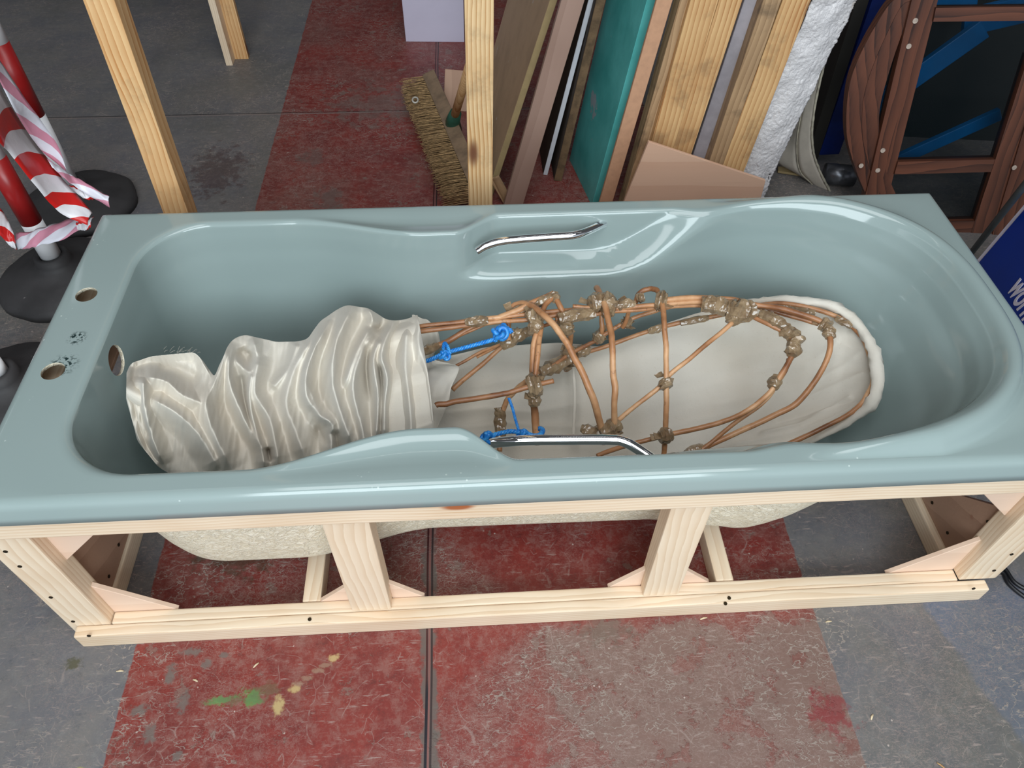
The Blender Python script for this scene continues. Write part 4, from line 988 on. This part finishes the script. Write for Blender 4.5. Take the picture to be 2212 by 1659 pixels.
# plywood offcut
YP = 1.12; q0, q1, q2, q3 = P(1400, 302, y=YP), P(1652, 386, y=YP), P(1645, 412, y=YP), P(1352, 420, y=YP)
r3 = q1+(q2-q1)*(q1.z/(q1.z-q2.z)); l3 = q0+(q3-q0)*(q0.z/(q0.z-q3.z))
o = prism('plywood_offcut', [q0, q1, r3, l3], (0, -.009, 0), M['ply_new'], None, .0008)
M['ply_pink'] = wood('pink_faced_plywood', lin(216, 178, 152), lin(196, 150, 124), freq=5, contrast=.7, knots=.05, knot=lin(170, 120, 98))
o.data.materials.clear(); o.data.materials.append(M['ply_pink']); tag(o, 'pink-brown plywood offcut with a slanting top edge propped against the beams', 'plywood')
# low slanted batten by the middle post
o = beam('wood_strip', P(1068, 383, z=.10), P(1100, 440, z=.0), .03, .008, M['timber_grey'], None, (0, 1, 0)); tag(o, 'thin brown wood strip on the floor right of the middle post', 'timber')
# lilac white panel at the back
a0, a1 = P(877, 90, z=0), P(1003, 91, z=0); up_ = (P(868, 0, y=a0.y)-a0); up2 = (P(1010, 0, y=a1.y)-a1)
k = 1.2/up_.z
o = prism('painted_sheet', [a0, a1, a1+Vector((.02, .0, 1.2)), a0+up_*k], (0, .018, 0), M['lilac'], None, .001); tag(o, 'lilac-white sheet standing on the red floor at the back', 'sheet')
# black bag at the top edge and dark slab behind the left post
bm = bmesh.new(); bmesh.ops.create_uvsphere(bm, u_segments=32, v_segments=16, radius=1)
c = P(362, -14, z=.0); c.y += .10
for v_ in bm.verts:
    p = v_.co; n_ = 1+.10*mn.noise(p*2.5); sx_ = abs(p.x)**.6*math.copysign(1, p.x); sy_ = abs(p.y)**.6*math.copysign(1, p.y)
    v_.co = Vector((c.x+sx_*.20*n_, c.y+sy_*.14*n_, max(0, .12+p.z*.13*n_)))
o = link('black_bag', bmfin(bm, True), M['bag']); tag(o, 'black bag on the grey floor at the top edge of the photo', 'bag')
g0 = P(268, 52, z=0)
o = prism('grey_board', [g0+Vector((-.06, .0, 0)), g0, g0+Vector((-.02, 0, .7)), g0+Vector((-.09, 0, .7))], (0, .012, 0), M['greypole'], None, .001); tag(o, 'narrow grey board standing behind the left pine post', 'board')

# ------------------------------------------------------------------ broom
br = thing('broom', 'wide coir broom lying on its side left of the middle post', 'broom', tuple(P(960, 300, z=0)))
A0, B0 = P(912, 178, z=.055), P(1016, 425, z=.055)
ax = (B0-A0).normalized(); sdv = Vector((ax.y, -ax.x, 0)); sdv = sdv if sdv.x > 0 else -sdv
beam('block', A0+sdv*.036, B0+sdv*.036, .078, .046, M['blockwood'], br, tuple(sdv+Vector((0, 0, .35))), .004)
bm = bmesh.new(); Lb = (B0-A0).length
base_n = int(Lb/.0055)
bh = sst
for i in range(base_n):
    for j in range(7):
        p = A0.lerp(B0, (i+random.random())/base_n)+sdv*.012+Vector((0, 0, -.034+j*.0095+random.uniform(-.002, .002)))
        L = .088*random.uniform(.9, 1.08); d = (-sdv+ax*random.uniform(-.10, .10)+Vector((0, 0, random.uniform(-.12, .05)))).normalized()
        r = .0018
        e = p+d*L; e.z = max(e.z, .003)
        sweep([p, p.lerp(e, .5)+Vector((0, 0, .0015)), e], lambda t: r*(1-.5*t), 3, bm=bm, cap=False)
o = link('bristles', bmfin(bm, True), M['bristle'], br); o['kind'] = 'stuff'; o['label'] = 'brown coir bristles'
s0 = P(976, 262, z=.075); s1 = P(992, 243, z=.15)
link('socket', sweep([P(980, 280, z=.06), P(978, 262, z=.10), P(984, 245, z=.15)], lambda t: .028-.009*t, 16), M['greenplastic'], br)
link('broom_handle', sweep([P(982, 250, z=.14), P(1000, 190, z=.28), P(1040, 60, z=.62)], .0135, 14), M['post'], br)
link('bracket', sweep([P(962, 248, z=.075), P(975, 268, z=.085), P(992, 288, z=.075)], lambda t: .006+.012*math.sin(math.pi*t), 10, flat=.4), M['greenplastic'], br)
o = link('plastic_ring', sweep([P(897+6*math.cos(a), 216+6*math.sin(a), z=.10) for a in np.linspace(0, 2*math.pi, 14)[:-1]], .003, 6, closed=True), M['clear']); tag(o, 'small clear plastic ring resting on the broom bristles', 'plastic ring')
o = beam('wood_offcut', P(988, 240, z=0), P(992, 152, z=.10), .10, .008, M['ply_brown'], None, (0, -1, .3)); tag(o, 'brown wood offcut standing behind the broom socket', 'timber')

# ------------------------------------------------------------------ right side: lino, boards, window frame, sign
ln = thing('lino_curl', 'curled grey lino strips standing right of the silver insulation', 'lino', (1.0, 1.4, 0))
def ruled(nm, A_, B_, yA, yB, mt, th=.003):
    a = rs_(catmull([P(u, v_, y=yA) for u, v_ in A_], 12), 60); b_ = rs_(catmull([P(u, v_, y=yB) for u, v_ in B_], 12), 60)
    vs_ = []; fs_ = []
    for i in range(60):
        for j in range(5): p = a[i]*(1-j/4)+b_[i]*(j/4); vs_.append(p.tolist())
    for i in range(59):
        for j in range(4): q = i*5+j; fs_.append((q, q+1, q+6, q+5))
    o_ = link(nm, mesh(vs_, fs_), mt, ln, smooth=True); s_ = o_.modifiers.new('s', 'SOLIDIFY'); s_.thickness = th
    return a
cA = [(1800, 60), (1783, 128), (1762, 220), (1754, 294), (1763, 349), (1792, 412), (1800, 425)]; cB = [(1770, 100), (1745, 190), (1730, 250), (1721, 312), (1727, 367), (1752, 396), (1775, 420)]
cC = [(1745, 150), (1728, 200), (1708, 250), (1690, 300), (1672, 345), (1720, 375), (1768, 412)]
cA2 = cA
a_ = ruled('strip', cA, cB, 1.36, 1.40, M['lino']); b2 = ruled('strip', cB, cC, 1.40, 1.46, M['lino'])
link('edge', sweep([Vector(p.tolist()) for p in a_], .0035, 6, jitter=.3), M['lino_edge'], ln)
link('edge', sweep(catmull([P(u, v_, y=1.398) for u, v_ in cB], 10), .0022, 6, jitter=.2), M['lino_edge'], ln)
panel('black_board', 'dark blackish board between the grey lino and the blue board', 'board', 1846, 1882, 1757, 1774, 310, 1.50, .10, M['black'], zb=.02)
panel('blue_board', 'dark blue painted board left of the brown window frame', 'board', 1884, 1935, 1765, 1806, 350, 1.50, .05, M['blue'], zb=.04)
o = link('steel_tube', sweep([P(1782, 375, z=.035), P(1845, 380, z=.035)], .033, 24), M['steel']); tag(o, 'short dull steel tube on the floor below the blue board', 'tube')
o = beam('yellow_strip', P(1680, 366, z=.006), P(1740, 375, z=.006), .03, .008, M['hard_edge'], None); tag(o, 'yellowish strip on the floor under the grey lino', 'strip')

wn_ = thing('window_sash', 'dark stained wooden window frame with a curved side and tinted glass', 'window frame', (1.4, 1.2, 0))
n_ = Vector((-.10, -1, .18)).normalized(); p0_ = P(2105, 504, z=0)
th_ = -n_*.032
def fp(pts, off=0.0): return [Pn(u, v_, p0_+n_*off, n_) for u, v_ in pts]
def piece(nm, pts, mt=M['mahog'], off=0.0, vec=None, par=wn_):
    w = fp(pts, off); c = w[0]; x = max(((w[(k+1) % len(w)]-w[k]) for k in range(len(w))), key=lambda q: q.length).normalized(); z = n_; y = z.cross(x)
    M_ = Matrix(((x.x, y.x, z.x, c.x), (x.y, y.y, z.y, c.y), (x.z, y.z, z.z, c.z), (0, 0, 0, 1))); inv = M_.inverted()
    vec = vec or th_; bm = bmesh.new(); a = [bm.verts.new(inv @ q) for q in w]; b_ = [bm.verts.new(inv @ (q+vec)) for q in w]
    bm.faces.new(a); bm.faces.new(b_[::-1])
    for i in range(len(w)): bm.faces.new((a[i], b_[i], b_[(i+1) % len(w)], a[(i+1) % len(w)]))
    bmesh.ops.triangulate(bm, faces=[f for f in bm.faces if len(f.verts) > 4])
    return link(nm, bmfin(bm), mt, par, M_)
outer = [(2010, -55), (1965, -8), (1931, 0), (1904, 35), (1867, 100), (1841, 162), (1830, 220), (1829, 289), (1839, 336), (1855, 384), (1880, 440)]
inner = [(2030, -30), (1990, 0), (1966, 30), (1938, 102), (1915, 174), (1901, 231), (1899, 278), (1905, 330), (1918, 380), (1945, 440)]
outer = [tuple(p) for p in catmull([(a, c_, 0) for a, c_ in outer], 5)]; inner = [tuple(p) for p in catmull([(a, c_, 0) for a, c_ in inner], 5)]
nn_ = min(len(outer), len(inner)); oi = rs_(outer, 40); ii = rs_(inner, 40)
for k in range(39):
    pass
def strip_piece(nm, oa, ia, off):
    a = [Pn(p[0], p[1], p0_+n_*off, n_) for p in oa]; b_ = [Pn(p[0], p[1], p0_+n_*off, n_) for p in ia]
    vs_ = a+b_+[q+th_ for q in a]+[q+th_ for q in b_]; m_ = len(a); fs_ = []
    for k in range(m_-1):
        fs_ += [(k, k+1, m_+k+1, m_+k), (2*m_+k, 3*m_+k, 3*m_+k+1, 2*m_+k+1), (k, 2*m_+k, 2*m_+k+1, k+1), (m_+k, m_+k+1, 3*m_+k+1, 3*m_+k)]
    fs_ += [(0, m_, 3*m_, 2*m_), (m_-1, 3*m_-1, 4*m_-1, 2*m_-1)]
    c = a[0]; me_ = mesh([v_-c for v_ in vs_], fs_); bm_ = bmesh.new(); bm_.from_mesh(me_); me2 = bmfin(bm_); o_ = link(nm, me2, M['mahog'], wn_, frame(c, c+Vector((0, 0, 1)), (0, -1, 0)))
    R3 = frame(c, c+Vector((0, 0, 1)), (0, -1, 0)).to_3x3().inverted().to_4x4(); me2.transform(R3); return o_
mid_ = oi*.52+ii*.48
strip_piece('curved_rail', oi, mid_-np.array([.6, 0, 0]), .0); strip_piece('curved_rail', mid_, ii, -.004)
piece('stile', [(1984, -60), (2019, -60), (2004, 0), (1908, 384), (1884, 480), (1855, 480), (1879, 384)], off=.006)
piece('stile', [(2019, -60), (2040, -60), (2026, 0), (1929, 384), (1905, 480), (1884, 480), (1908, 384)], off=-.010)
piece('glazing_bar', [(2022, 17), (2290, 14), (2290, 44), (2016, 47)], off=-.002)
piece('glazing_bar', [(1940, 350), (2172, 344), (2160, 371), (1932, 377)], off=-.002)
piece('glazing_bar', [(1925, 482), (2110, 477), (2100, 502), (1920, 506)], off=-.002)
piece('stile', [(2222, 120), (2330, 120), (2180, 520), (2092, 520), (2150, 345)], off=-.001)
piece('stile', [(2260, 120), (2345, 120), (2200, 520), (2140, 520)], off=.004)
piece('stile', [(2262, -60), (2345, -60), (2340, 130), (2230, 130)], off=-.001)
g_ = piece('glass_pane', [(1935, -50), (2300, -50), (2260, 120), (2110, 500), (1925, 500), (1895, 260)], M['glass'], off=-.016, vec=-n_*.004)
for (u, v_) in ((1977, 45), (1963, 100), (1907, 325), (1896, 368), (1860, 358), (2191, 362)):
    p = Pn(u, v_, p0_+n_*.0075, n_)
    link('filled_screw_hole', cyl_me(.0065, .002, 16), M['bung'], wn_, Matrix.Translation(p) @ Vector((0, 0, 1)).rotation_difference(n_).to_matrix().to_4x4())
# blue lengths lying behind the glass
def behind(u0_, v0_, u1_, v1_, w_, label, d=.14, mt=M['bluestrip']):
    a, c_ = Pn(u0_, v0_, p0_-n_*d, n_), Pn(u1_, v1_, p0_-n_*d, n_)
    o_ = beam('plastic_strip', a, c_, w_, .02, mt, None, tuple(n_)); tag(o_, label, 'plastic strip', 'blue strips behind the tinted glass'); return o_
behind(1880, 235, 2125, 60, .055, 'wide blue plastic strip slanting behind the middle pane')
behind(1895, 365, 2160, 245, .035, 'narrow blue plastic strip slanting behind the lower part of the middle pane', .16)
behind(1990, 20, 2110, -10, .05, 'short blue plastic strip behind the top pane', .15)
behind(2080, 50, 2250, 10, .07, 'blue plastic strip behind the top right corner of the glass', .19)
# added dark backing sheet behind the frame, makes the panes read dark
o = prism('dark_backing', [Vector((.95, 1.72, 0)), Vector((2.6, 1.50, 0)), Vector((2.6, 1.60, 1.7)), Vector((.98, 1.82, 1.7))], (0, .02, 0), M['black'], None); tag(o, 'large dark backing sheet added behind the window frame to darken the glass', 'panel')
# grey pole
pA, pB = P(2103, 540, z=.02), P(2225, 385, z=.45)
o = link('grey_pole', sweep([pA+(pA-pB)*.04, pB+(pB-pA)*1.2], .0085, 14), M['greypole']); tag(o, 'slanting grey pole leaning between the window frame and the blue sign', 'pole')
# blue sign
Y0 = .86
A_ = P(2118, 553, y=Y0); B_ = P(2205, 447, y=Y0); upv = (B_-A_).normalized(); bas = Vector((-.16, -1, 0)).normalized(); upv = (upv-bas*upv.dot(bas)).normalized(); nm = bas.cross(upv).normalized()
if nm.x > 0: nm = -nm
base0 = A_-upv*(A_.z/upv.z)
sg = thing('blue_sign', 'blue sign board with a white border and lettering right of the bathtub', 'sign', tuple(base0))
Ms = Matrix(((bas.x, upv.x, nm.x, base0.x), (bas.y, upv.y, nm.y, base0.y), (bas.z, upv.z, nm.z, base0.z), (0, 0, 0, 1)))
def sbox(nm_, x0_, x1_, y0_, y1_, z0_, z1_, mt):
    bm = bmesh.new(); bmesh.ops.create_cube(bm, size=1)
    for v_ in bm.verts: v_.co = Vector((x0_+(v_.co.x+.5)*(x1_-x0_), y0_+(v_.co.y+.5)*(y1_-y0_), z0_+(v_.co.z+.5)*(z1_-z0_)))
    return link(nm_, bmfin(bm), mt, sg, Ms)
sbox('border', 0, .60, 0, .62, -.006, 0, M['signwhite']); sbox('face', .014, .586, .014, .606, 0, .0015, M['signblue'])
f3 = bpy.data.curves.new('t', 'FONT'); f3.body = 'worn'; f3.size = .088; f3.extrude = .0008; f3.offset = .0016; f3.shear = .25
to = bpy.data.objects.new('t', f3); COL.objects.link(to); dg = bpy.context.evaluated_depsgraph_get(); tm = bpy.data.meshes.new_from_object(to.evaluated_get(dg)); bpy.data.objects.remove(to)
tp_ = Pn(2178, 626, base0, nm); loc = Ms.inverted() @ tp_
handed = bas.cross(upv).dot(nm)
link('lettering', tm, M['signwhite'], sg, Ms @ Matrix.Translation((loc.x, loc.y, .002)) @ Matrix.Diagonal((.58, 1.05, 1, 1)))
# black cable on the floor
for k, pts in enumerate(([(2130, 1215), (2165, 1236), (2180, 1262), (2215, 1290), (2260, 1310)], [(2140, 1205), (2170, 1228), (2192, 1258), (2230, 1278), (2280, 1290)])):
    o = link('black_cable', sweep(catmull([P(u, v_, z=.0045) for u, v_ in pts], 10), .0042, 8), M['cable']); tag(o, ['black cable lying on the floor by the right end of the frame, outer strand', 'black cable lying on the floor by the right end of the frame, inner strand'][k], 'cable')

# ------------------------------------------------------------------ barrier posts and tape
def barrier(label, c, zc, bands, R=.165, name='barrier_post', rot=.3, height=1.0, lean=(0, 0)):
    t = thing(name, label, 'barrier post', (c.x, c.y, 0), 'barrier posts at the left')
    prof = [(R, 0), (R, .018), (R*.93, .03), (R*.55, .05), (.052, .062), (.045, .075), (.042, zc), (.030, zc), (.028, zc-.012)]
    bm = bmesh.new(); rings_ = []; sg_ = 48
    for r, z in prof:
        ring = []
        for k in range(sg_):
            a = 2*math.pi*k/sg_+rot
            rr = r
            if r > .08: rr = r*(.965+.035*abs(math.cos(4*a)))
            ring.append(bm.verts.new((c.x+rr*math.cos(a), c.y+rr*math.sin(a), z)))
        rings_.append(ring)
    for a, b_ in zip(rings_, rings_[1:]):
        for k in range(sg_): bm.faces.new((a[k], a[(k+1) % sg_], b_[(k+1) % sg_], b_[k]))
    bm.faces.new(rings_[-1]); bm.faces.new(rings_[0][::-1])
    me_ = bmfin(bm, True); link('rubber_base', me_, M['rubber'], t)
    z0 = zc-.012
    for (za, zb_, mt) in bands:
        p0 = Vector((c.x+lean[0]*(za), c.y+lean[1]*za, za)); p1 = Vector((c.x+lean[0]*zb_, c.y+lean[1]*zb_, zb_))
        link('tube', sweep([p0, p1], .0255, 28), mt, t)
    return t
cA_ = P(108, 548, z=.095)
W, RD = M['white'], M['redband']
barrier('red and white barrier post nearest the tap end back corner of the bathtub', Vector((cA_.x, cA_.y, 0)), .095, [(.085, .20, W), (.20, .385, RD), (.385, .57, W), (.57, .75, RD), (.75, 1.0, W)])
cB_ = P(-12, 800, z=.095)
barrier('barrier post with a red smear, cut by the left edge of the photo', Vector((cB_.x, cB_.y, 0)), .095, [(.085, .095+.03, W), (.125, .135, RD), (.135, .32, W), (.32, .5, RD)], rot=.1)
cC_ = P(148, 392, z=.09)
barrier('barrier post wrapped in striped tape, farthest back of the three', Vector((cC_.x, cC_.y, 0)), .09, [(.085, .30, W), (.30, .50, RD), (.50, .62, W), (.62, .66, RD), (.66, 1.0, W)], rot=.5)
tpn = thing('barrier_tape', 'red and white striped barrier tape strung between the barrier posts', 'barrier tape', tuple(P(150, 450, z=.2)))
def ribbon(nm, A_, B_, zA, zB, mt, reps, parent=tpn):
    a = rs_(catmull([P(u, v_, z=z) for (u, v_), z in zip(A_, zA)], 12), 70); b_ = rs_(catmull([P(u, v_, z=z) for (u, v_), z in zip(B_, zB)], 12), 70)
    vs_ = []; fs_ = []; uvs = []
    for i in range(70):
        for j in range(7):
            t = j/6; p = a[i]*(1-t)+b_[i]*t; p = Vector(p.tolist())+Vector((0, 0, .006*math.sin(math.pi*t)+.004*mn.noise(Vector((i*.15, t*3, reps))))); vs_.append(p); uvs.append((i/69*reps, t))
    for i in range(69):
        for j in range(6): q = i*7+j; fs_.append((q, q+1, q+8, q+7))
    me_ = mesh(vs_, fs_); ul = me_.uv_layers.new(name='UVMap')
    for lp in me_.loops: ul.data[lp.index].uv = uvs[lp.vertex_index]
    o_ = link(nm, me_, mt, parent, smooth=True); s_ = o_.modifiers.new('s', 'SOLIDIFY'); s_.thickness = .0006; return o_
ribbon('tape_length', [(-25, 130), (0, 188), (25, 232), (59, 285), (101, 340), (139, 390), (169, 424), (200, 460)], [(-30, 270), (0, 308), (21, 331), (55, 374), (89, 416), (114, 445), (140, 465), (190, 488)], [.60, .56, .52, .46, .41, .37, .34, .31], [.58, .54, .50, .45, .40, .36, .33, .30], M['hazard'], 3.6)
ribbon('tape_length', [(-20, 100), (13, 150), (55, 213), (97, 272), (127, 319), (143, 366)], [(-30, 120), (0, 175), (30, 235), (60, 285), (90, 325), (143, 371)], [.70, .64, .58, .50, .44, .39], [.70, .64, .58, .50, .44, .38], M['hazardback'], 2.8)
ribbon('tape_length', [(101, 342), (135, 365), (169, 386), (236, 424)], [(112, 360), (140, 385), (175, 412), (237, 448)], [.43, .40, .37, .33], [.42, .39, .35, .31], M['hazardback'], 1.5)
ribbon('tape_length', [(150, 400), (178, 408), (205, 426)], [(155, 412), (185, 430), (203, 430)], [.35, .34, .33], [.34, .33, .32], M['hazard'], .45)
ribbon('tape_length', [(34, 504), (70, 498), (101, 488), (160, 471), (195, 462)], [(38, 538), (60, 536), (84, 530), (127, 521), (184, 490)], [.21, .22, .23, .26, .29], [.19, .20, .21, .23, .27], M['hazardback'], 1.6)
ribbon('tape_length', [(-30, 420), (5, 455), (28, 500), (34, 525)], [(-30, 500), (0, 508), (20, 530), (36, 540)], [.28, .26, .23, .21], [.26, .24, .21, .20], M['hazard'], 1.3)
ribbon('tape_length', [(165, 480), (188, 474), (203, 468)], [(168, 498), (186, 497), (196, 488)], [.27, .28, .29], [.26, .27, .28], M['hazard'], .4)

# ------------------------------------------------------------------ small bits of shaving on the floor
for i, (u, v_, ln_, a, lb) in enumerate(((1520, 1336, .014, .2, 'pale round wood chip on the worn red floor in front of the frame'), (1790, 1343, .012, .1, 'pale wood splinter on grey floor just right of the red stripe'), (1884, 1549, .011, .9, 'pale wood splinter on grey floor at the lower right'),
                                         (553, 1437, .012, .8, 'curved pale shaving on the red floor above the green paint mark'), (422, 1470, .010, -.4, 'pale shaving on the red floor left of the green paint mark'), (259, 1450, .013, 0., 'straight pale splinter on grey floor beside the left edge of the red stripe'),
                                         (2034, 1655, .016, -.8, 'brown wood stub at the bottom edge on the grey floor'))):
    p = P(u, v_, z=.0012); d = Vector((math.cos(a), math.sin(a), 0))*ln_/2; s_ = Vector((-d.y, d.x, 0))*.12
    o = link('wood_shaving', sweep([p-d, p+s_, p+d], lambda t: .0012+.0008*math.sin(math.pi*t), 6, flat=.6), M['shaving'] if i < 6 else M['timber'])
    tag(o, lb, 'wood shaving', 'wood bits on the floor')
